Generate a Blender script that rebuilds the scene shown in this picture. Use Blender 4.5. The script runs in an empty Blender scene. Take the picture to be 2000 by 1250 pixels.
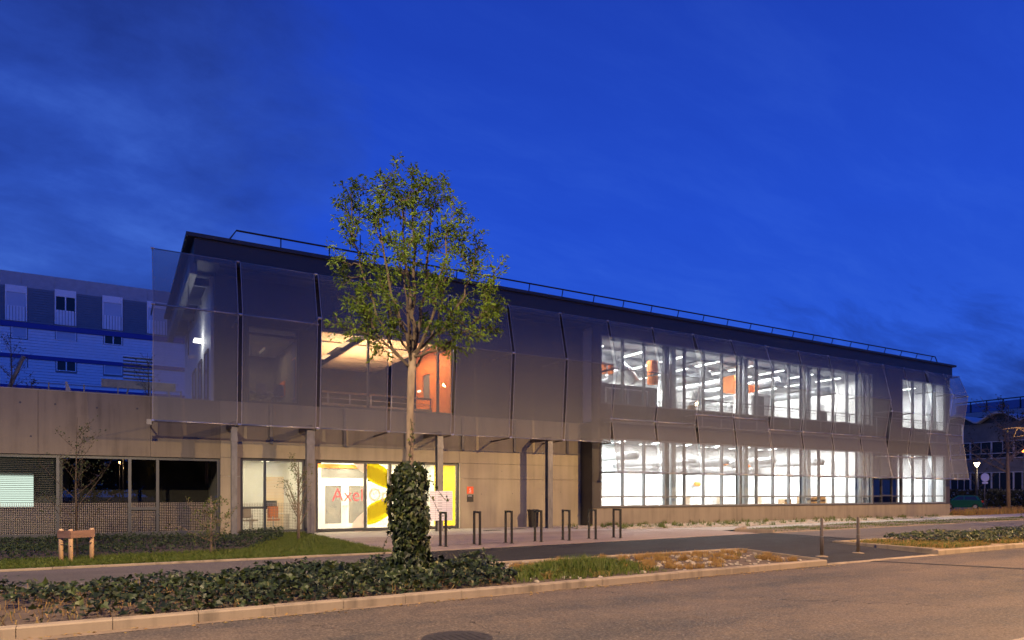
import bpy, math, random
import numpy as np
random.seed(7); rng = np.random.default_rng(11)
sc = bpy.context.scene
COL = sc.collection
R = math.radians

# ------------------------------------------------------------------ camera
HC = 1.6
cd = bpy.data.cameras.new('camera'); cam = bpy.data.objects.new('camera', cd); COL.objects.link(cam)
cd.sensor_width = 36; cd.lens = 24; cd.shift_y = 0.17; cd.clip_end = 2000
cam.location = (0, 0, HC); cam.rotation_euler = (R(90), 0, R(-30))
sc.camera = cam

# ------------------------------------------------------------------ view, sampling
sc.view_settings.view_transform = 'Standard'; sc.view_settings.look = 'None'
sc.view_settings.exposure = 0; sc.view_settings.gamma = 1
try: sc.view_settings.use_curve_mapping = False
except Exception: pass
cy = sc.cycles
cy.use_denoising = True
cy.denoising_input_passes = 'RGB_ALBEDO'
try: cy.denoiser = 'OPENIMAGEDENOISE'
except Exception: pass
cy.max_bounces = 8; cy.diffuse_bounces = 4; cy.glossy_bounces = 4; cy.transparent_max_bounces = 32
cy.transmission_bounces = 4; cy.use_adaptive_sampling = False; cy.sample_clamp_indirect = 5; cy.caustics_reflective = False; cy.caustics_refractive = False

# ------------------------------------------------------------------ node helper
class NT:
    def __init__(s, tree): s.t = tree; s.t.nodes.clear()
    def n(s, typ, inp=None, **kw):
        x = s.t.nodes.new(typ)
        for k, v in kw.items(): setattr(x, k, v)
        for k, v in (inp or {}).items(): s.set(x.inputs[k], v)
        return x
    def set(s, sock, v):
        if hasattr(v, 'is_output') or hasattr(v, 'links'): s.t.links.new(v, sock)
        else:
            if isinstance(v, tuple) and len(v) == 3 and sock.type == 'RGBA': v = (*v, 1)
            sock.default_value = v
    def math(s, op, a, b=0.0, clamp=False):
        x = s.n('ShaderNodeMath', operation=op, use_clamp=clamp); s.set(x.inputs[0], a); s.set(x.inputs[1], b); return x.outputs[0]
    def mix(s, f, a, b, blend='MIX'):
        x = s.n('ShaderNodeMix', data_type='RGBA', blend_type=blend)
        s.set(x.inputs[0], f); s.set(x.inputs[6], a); s.set(x.inputs[7], b); return x.outputs[2]
    def ramp(s, fac, stops):
        x = s.n('ShaderNodeValToRGB'); s.set(x.inputs[0], fac)
        el = x.color_ramp.elements
        while len(el) < len(stops): el.new(0.5)
        for e, (p, c) in zip(el, stops): e.position = p; e.color = (*c, 1) if len(c) == 3 else c
        return x.outputs[0]
    def noise(s, vec, scale, detail=4, rough=.55, out=0):
        x = s.n('ShaderNodeTexNoise', {'Scale': scale, 'Detail': detail, 'Roughness': rough})
        if vec is not None: s.set(x.inputs['Vector'], vec)
        return x.outputs[out]
    def mapping(s, vec, scale=(1, 1, 1), loc=(0, 0, 0), rot=(0, 0, 0)):
        return s.n('ShaderNodeMapping', {'Vector': vec, 'Scale': scale, 'Location': loc, 'Rotation': rot}).outputs[0]

# ------------------------------------------------------------------ sky (dusk)
w = bpy.data.worlds.new('World'); sc.world = w; w.use_nodes = True
t = NT(w.node_tree)
tc = t.n('ShaderNodeTexCoord').outputs['Generated']
sep = t.n('ShaderNodeSeparateXYZ', {0: tc}).outputs
zc = t.math('MAXIMUM', sep[2], 0.0)
base = t.ramp(zc, [(0.0, (.030, .115, .62)), (.18, (.024, .11, .74)), (.36, (.017, .084, .69)), (.6, (.013, .056, .50)), (1, (.008, .034, .32))])
den = t.math('ADD', zc, .22)
pv = t.n('ShaderNodeCombineXYZ', {0: t.math('DIVIDE', sep[0], den), 1: t.math('DIVIDE', sep[1], den), 2: .3}).outputs[0]
warp = t.n('ShaderNodeMixRGB', {0: .16, 1: pv, 2: t.noise(pv, 2.2, 4, .5, 1)}).outputs[0]
n1 = t.noise(t.mapping(warp, (1.0, 1.25, 1), (3.1, 1.2, 0), (0, 0, R(-20))), 2.3, 9, .60)
# a cloud bank left of the street axis: soft edge across azimuth, made ragged by noise
side = t.math('ADD', t.math('MULTIPLY', sep[0], -1.0), t.math('MULTIPLY', sep[1], .30))
ragged = t.math('ADD', side, t.math('MULTIPLY', t.math('SUBTRACT', t.noise(warp, 3.5, 7, .6), .5), .34))
bank = t.ramp(ragged, [(.0, (0, 0, 0)), (.06, (.45, .45, .45)), (.17, (1, 1, 1))])
soft = t.ramp(n1, [(.34, (.62, .56, .56)), (.45, (.86, .80, .76)), (.54, (1.08, 1.0, .90)), (.66, (1.7, 1.45, 1.1))])
cloudcol = t.mix(1.0, base, soft, 'MULTIPLY')
cloudcol = t.mix(1.0, cloudcol, (1.55, 1.08, .86), 'MULTIPLY')
n2 = t.noise(t.mapping(warp, (1.0, 3.4, 1), (0, 0, 2), (0, 0, R(25))), 2.4, 8, .62)
wisp = t.ramp(n2, [(.35, (.95, .95, .97)), (.5, (1.03, 1.01, 1)), (.72, (1.4, 1.2, 1.05))])
clear = t.mix(1.0, base, wisp, 'MULTIPLY')
# low dusky bank near the horizon
lowm = t.ramp(t.math('ADD', zc, t.math('MULTIPLY', t.math('SUBTRACT', n2, .5), .45)), [(.10, (1, 1, 1)), (.24, (0, 0, 0))])
clear = t.mix(t.math('MULTIPLY', lowm, t.math('MULTIPLY', t.math('MAXIMUM', sep[0], 0.0), 1.0, True)), clear, t.mix(1.0, clear, (.62, .50, .48), 'MULTIPLY'))
col = t.mix(bank, clear, cloudcol)
# the sun went down behind the viewer: the sky brightens smoothly towards that side
west = t.n('ShaderNodeMapRange', {'Value': t.math('ADD', t.math('MULTIPLY', sep[1], -1.0), t.math('MULTIPLY', sep[0], -.25)), 'From Min': -.55, 'From Max': .9, 'To Min': 1.0, 'To Max': 1.75}).outputs[0]
col = t.mix(1.0, col, t.n('ShaderNodeCombineColor', {0: west, 1: west, 2: west}).outputs[0], 'MULTIPLY')
skyt = t.n('ShaderNodeTexSky', sky_type='NISHITA'); skyt.sun_disc = False
skyt.sun_elevation = R(-3.0); skyt.sun_rotation = R(250)
col = t.mix(1.0, col, t.mix(1.0, skyt.outputs[0], (.02, .02, .02), 'MULTIPLY'), 'ADD')
bg = t.n('ShaderNodeBackground', {'Color': col, 'Strength': .90})
t.t.links.new(bg.outputs[0], t.n('ShaderNodeOutputWorld').inputs[0])

# ------------------------------------------------------------------ photo pixel -> place
F_, S_, C_ = 1333.33, .5, math.sqrt(.75)
def P(u, v, X=None, Y=None, Z=None, D=None):
    a = (u - 1000) / F_; b = (965 - v) / F_
    d = (S_ + C_ * a, C_ - S_ * a, b)
    k = X / d[0] if X is not None else Y / d[1] if Y is not None else D if D is not None else (Z - HC) / d[2]
    return (d[0] * k, d[1] * k, HC + d[2] * k)
def PX(u, Y): return P(u, 965, Y=Y)[0]
def PZ(u, v, Y): return P(u, v, Y=Y)[2]

# ------------------------------------------------------------------ materials
MAT = {}
def mat(name, col, rough=.7, metal=0., var=.12, vscale=3., bump=0., bscale=40., spec=.5, stretch=(1, 1, 1), col2=None, emit=None, es=0.):
    m = bpy.data.materials.new(name); m.use_nodes = True; t = NT(m.node_tree)
    co = t.n('ShaderNodeTexCoord').outputs['Object']
    geo = t.n('ShaderNodeNewGeometry').outputs['Position']
    nz = t.noise(t.mapping(geo, stretch), vscale, 6, .6)
    lo = tuple(c * (1 - var) for c in col); hi = col2 if col2 else tuple(min(1, c * (1 + var)) for c in col)
    c = t.ramp(nz, [(.3, lo), (.7, hi)])
    b = t.n('ShaderNodeBsdfPrincipled', {'Base Color': c, 'Roughness': rough, 'Metallic': metal, 'Specular IOR Level': spec})
    if emit: b.inputs['Emission Color'].default_value = (*emit, 1); b.inputs['Emission Strength'].default_value = es
    if bump:
        bn = t.n('ShaderNodeBump', {'Strength': bump, 'Distance': .02, 'Height': t.noise(geo, bscale, 5, .65)})
        t.set(b.inputs['Normal'], bn.outputs[0])
    t.t.links.new(b.outputs[0], t.n('ShaderNodeOutputMaterial').inputs[0])
    MAT[name] = m; return m

def concrete(name, col, streak=.25, dirt=(.12, .1, .085)):
    m = bpy.data.materials.new(name); m.use_nodes = True; t = NT(m.node_tree)
    geo = t.n('ShaderNodeNewGeometry').outputs['Position']
    a = t.noise(t.mapping(geo, (1, 1, .07)), 3.2, 6, .6)
    b = t.noise(geo, .7, 5, .6); g = t.noise(geo, 60, 3, .7)
    f = t.math('ADD', t.math('MULTIPLY', a, .6), t.math('MULTIPLY', b, .4))
    c = t.ramp(f, [(.34, tuple(x * (1 - streak) for x in col)), (.5, col), (.68, tuple(min(1, x * 1.14) for x in col))])
    c = t.mix(t.math('MULTIPLY', t.ramp(g, [(.25, (1, 1, 1)), (.4, (0, 0, 0))]), .25), c, dirt)
    bn = t.n('ShaderNodeBump', {'Strength': .25, 'Distance': .01, 'Height': t.noise(geo, 35, 6, .7)})
    s = t.n('ShaderNodeBsdfPrincipled', {'Base Color': c, 'Roughness': .85, 'Normal': bn.outputs[0]})
    t.t.links.new(s.outputs[0], t.n('ShaderNodeOutputMaterial').inputs[0]); MAT[name] = m; return m

def asphalt(name, c0, c1, grain=(.3, .27, .24), gamt=.5, rough=.85, wear=.5):
    m = bpy.data.materials.new(name); m.use_nodes = True; t = NT(m.node_tree)
    geo = t.n('ShaderNodeNewGeometry').outputs['Position']
    big = t.noise(t.mapping(geo, (.25, 1, 1)), .55, 6, .62)
    mid = t.noise(geo, 2.2, 6, .65); fine = t.noise(geo, 45, 3, .75); f2 = t.noise(geo, 24, 4, .8)
    c = t.ramp(t.math('ADD', t.math('MULTIPLY', big, .7), t.math('MULTIPLY', mid, .3)), [(.40, c0), (.58, c1)])
    c = t.mix(t.math('MULTIPLY', t.ramp(f2, [(.47, (0, 0, 0)), (.66, (1, 1, 1))]), gamt), c, grain)
    c = t.mix(t.math('MULTIPLY', t.ramp(fine, [(.36, (1, 1, 1)), (.50, (0, 0, 0))]), .7), c, tuple(x * .4 for x in c0))
    r = t.ramp(mid, [(.3, (rough - .15,) * 3), (.7, (rough,) * 3)])
    bn = t.n('ShaderNodeBump', {'Strength': .5, 'Distance': .01, 'Height': t.math('ADD', fine, f2)})
    s = t.n('ShaderNodeBsdfPrincipled', {'Base Color': c, 'Roughness': r, 'Normal': bn.outputs[0], 'Specular IOR Level': .3})
    t.t.links.new(s.outputs[0], t.n('ShaderNodeOutputMaterial').inputs[0]); MAT[name] = m; return m

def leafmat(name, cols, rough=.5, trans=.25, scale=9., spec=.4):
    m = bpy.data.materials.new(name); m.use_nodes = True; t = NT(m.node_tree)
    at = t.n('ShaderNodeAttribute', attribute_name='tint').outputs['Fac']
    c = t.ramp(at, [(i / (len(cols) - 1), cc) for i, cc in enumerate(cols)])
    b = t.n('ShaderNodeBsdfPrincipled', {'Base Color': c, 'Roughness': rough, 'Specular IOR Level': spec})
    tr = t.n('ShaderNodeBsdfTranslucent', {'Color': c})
    mx = t.n('ShaderNodeMixShader', {0: trans, 1: b.outputs[0], 2: tr.outputs[0]})
    t.t.links.new(mx.outputs[0], t.n('ShaderNodeOutputMaterial').inputs[0]); MAT[name] = m; return m

def glassmat(name, tint=(.92, .95, .94), ior=1.5, base=.0):
    m = bpy.data.materials.new(name); m.use_nodes = True; t = NT(m.node_tree)
    tr = t.n('ShaderNodeBsdfTransparent', {'Color': tint}); gl = t.n('ShaderNodeBsdfGlossy', {'Roughness': .0, 'Color': (1, 1, 1)})
    fr = t.math('ADD', t.n('ShaderNodeFresnel', {'IOR': ior}).outputs[0], base, True)
    mx = t.n('ShaderNodeMixShader', {0: fr, 1: tr.outputs[0], 2: gl.outputs[0]})
    t.t.links.new(mx.outputs[0], t.n('ShaderNodeOutputMaterial').inputs[0]); MAT[name] = m; return m

def meshmat(name, col, opacity):
    # woven sun-screen fabric: threads over open holes far below a pixel, so cover = opacity
    m = bpy.data.materials.new(name); m.use_nodes = True; t = NT(m.node_tree)
    geo = t.n('ShaderNodeNewGeometry').outputs['Position']
    st = t.noise(t.mapping(geo, (5, 5, .15)), 1.2, 5, .6)
    op = t.ramp(st, [(.3, (opacity - .012,) * 3), (.7, (opacity + .012,) * 3)])
    b = t.n('ShaderNodeBsdfPrincipled', {'Base Color': col, 'Roughness': .6, 'Specular IOR Level': .4, 'Metallic': .15})
    tl = t.n('ShaderNodeBsdfTranslucent', {'Color': tuple(c * .8 for c in col)})
    fab = t.n('ShaderNodeMixShader', {0: .18, 1: b.outputs[0], 2: tl.outputs[0]})
    tr = t.n('ShaderNodeBsdfTransparent', {'Color': (1, 1, 1)})
    mx = t.n('ShaderNodeMixShader', {0: op, 1: tr.outputs[0], 2: fab.outputs[0]})
    t.t.links.new(mx.outputs[0], t.n('ShaderNodeOutputMaterial').inputs[0]); MAT[name] = m; return m

def emitmat(name, col, s):
    m = bpy.data.materials.new(name); m.use_nodes = True; t = NT(m.node_tree)
    e = t.n('ShaderNodeEmission', {'Color': col, 'Strength': s})
    t.t.links.new(e.outputs[0], t.n('ShaderNodeOutputMaterial').inputs[0]); MAT[name] = m; return m

def fritmat(name, col):
    # printed dot grid on glass: opaque dots between clear gaps
    m = bpy.data.materials.new(name); m.use_nodes = True; t = NT(m.node_tree)
    geo = t.n('ShaderNodeNewGeometry').outputs['Position']; sp = t.n('ShaderNodeSeparateXYZ', {0: geo}).outputs
    def cell(x): return t.math('LESS_THAN', t.math('FRACT', t.math('MULTIPLY', x, 1 / .062)), .60)
    f = t.math('MULTIPLY', cell(sp[0]), cell(sp[2]))
    d = t.n('ShaderNodeBsdfDiffuse', {'Color': col}); tr = t.n('ShaderNodeBsdfTransparent')
    mx = t.n('ShaderNodeMixShader', {0: t.math('MULTIPLY', f, .92), 1: tr.outputs[0], 2: d.outputs[0]})
    t.t.links.new(mx.outputs[0], t.n('ShaderNodeOutputMaterial').inputs[0]); MAT[name] = m; return m

asphalt('road_asphalt', (.046, .043, .041), (.135, .10, .074), grain=(.30, .24, .19), gamt=.55)
asphalt('path_asphalt', (.11, .095, .082), (.165, .14, .12), gamt=.3)
asphalt('fresh_asphalt', (.014, .013, .012), (.026, .024, .022), grain=(.07, .065, .06), gamt=.35)
asphalt('pink_gravel', (.30, .225, .165), (.40, .31, .235), grain=(.5, .42, .36), gamt=.4)
concrete('apron', (.42, .385, .30), .12)
concrete('wall_concrete', (.34, .295, .20), .2)
concrete('plinth_concrete', (.235, .20, .15), .25)
concrete('wing_concrete', (.225, .19, .132), .36)
concrete('kerb_concrete', (.30, .235, .165), .55)
concrete('old_concrete', (.30, .28, .26), .3)
mat('soil', (.10, .07, .05), .95, var=.4, vscale=4, bump=.8, bscale=15)
mat('dry_soil', (.22, .16, .11), .95, var=.35, vscale=3, bump=.8, bscale=18)
mat('pebble', (.42, .36, .27), .8, var=.35, vscale=9)
mat('ground', (.10, .095, .09), .95, var=.3, vscale=.3)
mat('cladding', (.05, .043, .038), .5, .1, var=.06, vscale=1.5)
mat('dark_cladding', (.045, .042, .04), .45, .2, var=.1, vscale=1.5)
mat('fascia', (.042, .035, .030), .5, .2, var=.08, vscale=.6, stretch=(.1, 1, 3))
mat('frame', (.075, .078, .08), .4, .3, var=.05)
mat('frame_pale', (.17, .175, .18), .45, .2, var=.05)
mat('galv', (.17, .165, .16), .5, .45, var=.25, vscale=5, stretch=(1, 1, .4))
mat('alu', (.55, .55, .55), .3, .8, var=.08)
mat('hem', (.42, .40, .39), .7, .0, var=.05)
mat('rod', (.32, .30, .29), .35, .7, var=.1)
mat('black_steel', (.018, .016, .015), .5, .2, var=.2)
mat('brown_steel', (.10, .075, .06), .5, .2, var=.15)
mat('white', (.8, .8, .79), .6, var=.03)
mat('white_gloss', (.8, .8, .8), .3, var=.03)
mat('grey_floor', (.42, .42, .41), .4, var=.1)
mat('ceiling_deck', (.55, .56, .57), .7, var=.1, vscale=2)
mat('duct', (.5, .52, .54), .45, .4, var=.12)
mat('cream', (.80, .62, .43), .7, var=.03)
mat('orange', (.80, .22, .04), .6, var=.04)
mat('orange_wall', (.85, .27, .06), .6, var=.03)
mat('amber', (.9, .50, .03), .6, var=.02)
mat('yellow', (.88, .62, .03), .6, var=.02)
def film(name, col):
    m = bpy.data.materials.new(name); m.use_nodes = True; t = NT(m.node_tree)
    mx = t.n('ShaderNodeMixShader', {0: .6, 1: t.n('ShaderNodeBsdfDiffuse', {'Color': col}).outputs[0], 2: t.n('ShaderNodeBsdfTranslucent', {'Color': col}).outputs[0]})
    t.t.links.new(mx.outputs[0], t.n('ShaderNodeOutputMaterial').inputs[0]); MAT[name] = m
film('yellow_film', (.85, .80, .06)); film('white_film', (.85, .78, .72)); film('pink_film', (.85, .36, .38)); film('pale_film', (.62, .58, .36)); mat('reveal_paint', (.72, .70, .5), .6)
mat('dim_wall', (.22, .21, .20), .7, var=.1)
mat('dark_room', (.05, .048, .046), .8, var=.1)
mat('carton', (.45, .30, .17), .8, var=.2)
mat('plastic_black', (.02, .02, .022), .4, var=.2)
mat('chair_grey', (.30, .27, .25), .6, var=.1)
mat('wood', (.62, .40, .22), .7, var=.25, vscale=14, stretch=(1, 1, .15), bump=.3)
mat('wood_brown', (.22, .12, .08), .7, var=.25, vscale=14, stretch=(.15, .15, 1), bump=.3)
mat('bark', (.21, .155, .11), .9, var=.35, vscale=12, stretch=(1, 1, .35), bump=.8, bscale=25)
mat('dark_bark', (.062, .045, .032), .9, var=.3, vscale=10, bump=.5)
mat('sign_orange', (.80, .10, .02), .5, var=.02)
mat('sign_black', (.015, .014, .014), .5, var=.05)
mat('sign_white', (.80, .79, .80), .5, var=.03)
mat('ink', (.05, .05, .06), .6, var=.1)
mat('siding_white', (.80, .76, .78), .5, var=.05)
mat('siding_dark', (.15, .16, .19), .5, var=.08)
mat('parapet_grey', (.33, .34, .38), .7, var=.1)
mat('blue_band', (.02, .03, .25), .5, var=.05)
mat('shutter', (.50, .53, .60), .6, var=.03)
mat('far_concrete', (.15, .14, .13), .9, var=.25, vscale=1)
mat('far_white', (.45, .43, .42), .7, var=.1)
mat('dark_glass', (.012, .013, .014), .15, var=.05, spec=.3)
mat('car_green', (.01, .13, .07), .22, .2, var=.03, spec=.8)
mat('car_white', (.7, .7, .7), .3, var=.03)
mat('car_glass', (.02, .025, .03), .08, var=.02, spec=.8)
mat('tyre', (.02, .02, .02), .8, var=.1)
mat('red_plastic', (.6, .03, .02), .3, var=.05)
mat('iron', (.05, .045, .042), .6, .4, var=.3, vscale=20, bump=.4)
mat('blue_glass', (.03, .08, .3), .1, var=.1, spec=.8)
glassmat('glass'); glassmat('glass_dark', (.80, .82, .82), 1.6, .02); glassmat('glass_clear', (.96, .97, .97), 1.35)
meshmat('screen', (.19, .193, .198), .57)
fritmat('frit', (.30, .26, .22))
emitmat('tube_white', (1, .99, .97), 9)
emitmat('tube_lobby', (1, .62, .30), 3)
emitmat('tube_dim', (1, .75, .5), .25)
emitmat('tube_recept', (1, .88, .60), 5)
emitmat('tube_office', (1, .86, .55), 4)
emitmat('projection', (.82, 1, .84), 1.35)
emitmat('lamp_warm', (1, .56, .22), 60)
emitmat('lamp_far', (1, .55, .22), 260)
emitmat('lamp_small', (1, .75, .45), 22)
emitmat('exit_green', (.05, 1, .45), 1.6)
emitmat('terrace_light', (1, 1, .93), 12)
emitmat('signal_orange', (1, .25, .03), 6)
leafmat('leaf_tree', [(.04, .075, .007), (.085, .14, .011), (.16, .235, .018)], .55, .40)
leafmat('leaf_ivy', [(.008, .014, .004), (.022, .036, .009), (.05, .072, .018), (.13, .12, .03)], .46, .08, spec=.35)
leafmat('grass', [(.055, .09, .012), (.10, .14, .02), (.17, .18, .045)], .6, .3)
leafmat('lawn', [(.035, .065, .010), (.08, .125, .014), (.14, .16, .03)], .6, .3)
leafmat('dry_grass', [(.30, .17, .05), (.42, .26, .09), (.20, .17, .04)], .7, .25)
leafmat('shrub', [(.012, .024, .008), (.03, .05, .013), (.05, .07, .02)], .6, .15)
leafmat('far_leaf', [(.02, .022, .012), (.05, .05, .022), (.09, .08, .035)], .7, .2)

# ------------------------------------------------------------------ object helpers
ORG = {}
ORD = ['first', 'second', 'third', 'fourth', 'fifth', 'sixth', 'seventh']
def tag(o, label=None, cat=None, group=None, kind=None):
    for k, v in (('label', label), ('category', cat), ('group', group), ('kind', kind)):
        if v: o[k] = v
    return o
def empty(name, loc, label=None, cat=None, group=None):
    o = bpy.data.objects.new(name, None); o.empty_display_size = .2; COL.objects.link(o); o.location = loc; ORG[o] = np.array(loc, float)
    return tag(o, label, cat, group)
def mk(name, verts, faces, m, parent=None, smooth=False, mats=None, fmat=None):
    v = np.array(verts, float); lo, hi = v.min(0), v.max(0)
    org = np.array(((lo[0] + hi[0]) / 2, (lo[1] + hi[1]) / 2, lo[2]))
    me = bpy.data.meshes.new(name); me.from_pydata((v - org).tolist(), [], faces)
    for q in (mats or [m]): me.materials.append(MAT[q])
    if fmat is not None: me.polygons.foreach_set('material_index', fmat)
    if smooth: me.polygons.foreach_set('use_smooth', [True] * len(me.polygons))
    me.update()
    o = bpy.data.objects.new(name, me); COL.objects.link(o); ORG[o] = org
    if parent is not None: o.parent = parent; o.location = org - ORG[parent]
    else: o.location = org
    return o
def dup(o, off, parent=None):
    c = o.copy(); COL.objects.link(c); off = np.array(off, float)
    ORG[c] = ORG[o] + off
    c.parent = parent
    c.location = ORG[c] - (ORG[parent] if parent is not None else 0)
    for ch in list(o.children): dup(ch, off, c)
    return c
class B:
    def __init__(s): s.v = []; s.f = []; s.m = []; s.cur = 0
    def _add(s, v, f):
        n = len(s.v); s.v += [tuple(map(float, p)) for p in v]; s.f += [tuple(i + n for i in q) for q in f]; s.m += [s.cur] * len(f); return s
    def box(s, x0, x1, y0, y1, z0, z1):
        return s._add([(x0, y0, z0), (x1, y0, z0), (x1, y1, z0), (x0, y1, z0), (x0, y0, z1), (x1, y0, z1), (x1, y1, z1), (x0, y1, z1)],
                      [(0, 3, 2, 1), (4, 5, 6, 7), (0, 1, 5, 4), (1, 2, 6, 5), (2, 3, 7, 6), (3, 0, 4, 7)])
    def bev(s, x0, x1, y0, y1, z0, z1, b=.02):
        # box with chamfered top edges
        return s._add([(x0, y0, z0), (x1, y0, z0), (x1, y1, z0), (x0, y1, z0), (x0, y0, z1 - b), (x1, y0, z1 - b), (x1, y1, z1 - b), (x0, y1, z1 - b),
                       (x0 + b * .3, y0 + b, z1), (x1 - b * .3, y0 + b, z1), (x1 - b * .3, y1 - b, z1), (x0 + b * .3, y1 - b, z1)],
                      [(0, 3, 2, 1), (0, 1, 5, 4), (1, 2, 6, 5), (2, 3, 7, 6), (3, 0, 4, 7), (4, 5, 9, 8), (5, 6, 10, 9), (6, 7, 11, 10), (7, 4, 8, 11), (8, 9, 10, 11)])
    def obox(s, c, ax, ay, az):
        c, ax, ay, az = map(np.array, (c, ax, ay, az)); v = []
        for k in (-1, 1):
            for i, j in ((-1, -1), (1, -1), (1, 1), (-1, 1)): v.append(c + ax * i + ay * j + az * k)
        return s._add(v, [(0, 3, 2, 1), (4, 5, 6, 7), (0, 1, 5, 4), (1, 2, 6, 5), (2, 3, 7, 6), (3, 0, 4, 7)])
    def bar(s, p, q, wd, ht, up=(0, 0, 1)):
        p, q, up = (np.array(x, float) for x in (p, q, up)); d = q - p; L = np.linalg.norm(d); d /= L
        x = np.cross(d, up); n = np.linalg.norm(x)
        if n < 1e-6: x = np.array((1., 0, 0)); n = 1
        x /= n; z = np.cross(x, d)
        return s.obox((p + q) / 2, x * wd / 2, d * L / 2, z * ht / 2)
    def tube(s, pts, r, n=8, cap=True):
        pts = [np.array(p, float) for p in pts]; rr = r if hasattr(r, '__len__') else [r] * len(pts)
        ref = None; v = []; f = []
        for i, p in enumerate(pts):
            d = pts[min(i + 1, len(pts) - 1)] - pts[max(i - 1, 0)]; L = np.linalg.norm(d); d = d / (L if L else 1)
            if ref is None:
                ref = np.cross(d, (0, 0, 1)); 
                if np.linalg.norm(ref) < 1e-3: ref = np.array((1., 0, 0))
            ref = ref - d * np.dot(ref, d); ref /= np.linalg.norm(ref); b = np.cross(d, ref)
            for k in range(n):
                a = 2 * math.pi * k / n; v.append(p + (ref * math.cos(a) + b * math.sin(a)) * rr[i])
        for i in range(len(pts) - 1):
            for k in range(n): f.append((i * n + k, i * n + (k + 1) % n, (i + 1) * n + (k + 1) % n, (i + 1) * n + k))
        if cap: f.append(tuple(range(n))[::-1]); f.append(tuple((len(pts) - 1) * n + k for k in range(n)))
        return s._add(v, f)
    def lathe(s, c, prof, n=16):
        return s.tube([(c[0], c[1], c[2] + h) for r, h in prof], [max(r, 1e-4) for r, h in prof], n)
    def poly(s, pts): return s._add(pts, [tuple(range(len(pts)))])
    def prism(s, pts, vec):
        n = len(pts); vec = np.array(vec); v = list(pts) + [tuple(np.array(p) + vec) for p in pts]
        return s._add(v, [tuple(range(n))[::-1], tuple(range(n, 2 * n))] + [(i, (i + 1) % n, (i + 1) % n + n, i + n) for i in range(n)])
    def o(s, name, m, parent=None, smooth=False, mats=None): return mk(name, s.v, s.f, m, parent, smooth, mats, s.m if mats else None)
def box(name, m, parent, *a): return B().box(*a).o(name, m, parent)
def bar(name, m, parent, p, q, wd, ht): return B().bar(p, q, wd, ht).o(name, m, parent)
def tube(name, m, parent, pts, r, n=8): return B().tube(pts, r, n).o(name, m, parent, True)
def sheet(name, m, pts, z, kind='structure', th=.0):
    b = B(); b.poly([(x, y, z if not callable(z) else z(x, y)) for x, y in pts]); return tag(b.o(name, m), kind=kind)

def leafmesh(name, m, pos, nrm, size, parent=None, shape='ivy', tint=None, droop=None):
    """many small leaves as one mesh; pos (n,3), nrm (n,3) facing, size (n,)"""
    pos = np.asarray(pos, float); n = len(pos); nrm = np.asarray(nrm, float); nrm = nrm / np.linalg.norm(nrm, axis=1, keepdims=True)
    tdir = rng.normal(size=(n, 3)) if droop is None else np.asarray(droop, float) + rng.normal(size=(n, 3)) * .45
    tdir -= nrm * (tdir * nrm).sum(1, keepdims=True); tdir /= np.linalg.norm(tdir, axis=1, keepdims=True) + 1e-9
    sd = np.cross(nrm, tdir)
    if shape == 'ivy':
        prof = [(0, .0, 0), (.42, -.10, .10), (.50, .28, .12), (.24, .45, .05), (0, 1.0, -.12), (-.24, .45, .05), (-.50, .28, .12), (-.42, -.10, .10)]
        fc = [(0, 1, 2, 3), (0, 3, 4), (0, 4, 5), (0, 5, 6, 7)]
    elif shape == 'narrow':
        prof = [(0, 0, 0), (.17, .4, .05), (0, 1, -.05), (-.17, .4, .05)]; fc = [(0, 1, 2), (0, 2, 3)]
    else:
        prof = [(0, 0, 0), (.34, .45, .08), (0, 1, -.08), (-.34, .45, .08)]; fc = [(0, 1, 2), (0, 2, 3)]
    k = len(prof); v = np.empty((n, k, 3))
    for i, (a, b, c) in enumerate(prof): v[:, i] = pos + (sd * a + tdir * b + nrm * c) * size[:, None]
    faces = []
    for q in fc: faces.append((np.arange(n)[:, None] * k + np.array(q)))
    allf = []
    for q in faces: allf += q.tolist()
    o = mk(name, v.reshape(-1, 3), allf, m, parent)
    tn = rng.random(n) if tint is None else np.clip(tint, 0, 1)
    at = o.data.attributes.new('tint', 'FLOAT', 'POINT'); at.data.foreach_set('value', np.repeat(tn, k).astype(np.float32))
    return o
def blades(name, m, pos, h, wd, parent=None, lean=.35, tint=None, segs=2):
    pos = np.asarray(pos, float); n = len(pos); h = np.asarray(h); an = rng.random(n) * 6.283; ln = rng.random(n) * lean * 2
    d = np.stack([np.cos(an), np.sin(an), np.zeros(n)], 1); a2 = rng.random(n) * 3.14
    sd = np.stack([np.cos(a2), np.sin(a2), np.zeros(n)], 1) * wd / 2
    mid = pos + d * (ln * h * .3)[:, None] + np.array((0, 0, 1.)) * (h * .6)[:, None]; tip = pos + d * (ln * h)[:, None] + np.array((0, 0, 1.)) * (h * (1 - .3 * ln))[:, None]
    v = np.stack([pos - sd, pos + sd, mid + sd * .8, mid - sd * .8, tip], 1)
    i = np.arange(n)[:, None] * 5
    f = (i + np.array((0, 1, 2, 3))).tolist() + (i + np.array((3, 2, 4))).tolist()
    o = mk(name, v.reshape(-1, 3), f, m, parent)
    tn = rng.random(n) if tint is None else np.clip(tint, 0, 1)
    at = o.data.attributes.new('tint', 'FLOAT', 'POINT'); at.data.foreach_set('value', np.repeat(tn, 5).astype(np.float32))
    return o
def inpoly(pts, poly):
    x, y = pts[:, 0], pts[:, 1]; r = np.zeros(len(pts), bool); j = len(poly) - 1
    for i in range(len(poly)):
        xi, yi = poly[i]; xj, yj = poly[j]
        r ^= ((yi > y) != (yj > y)) & (x < (xj - xi) * (y - yi) / (yj - yi + 1e-12) + xi); j = i
    return r
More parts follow.
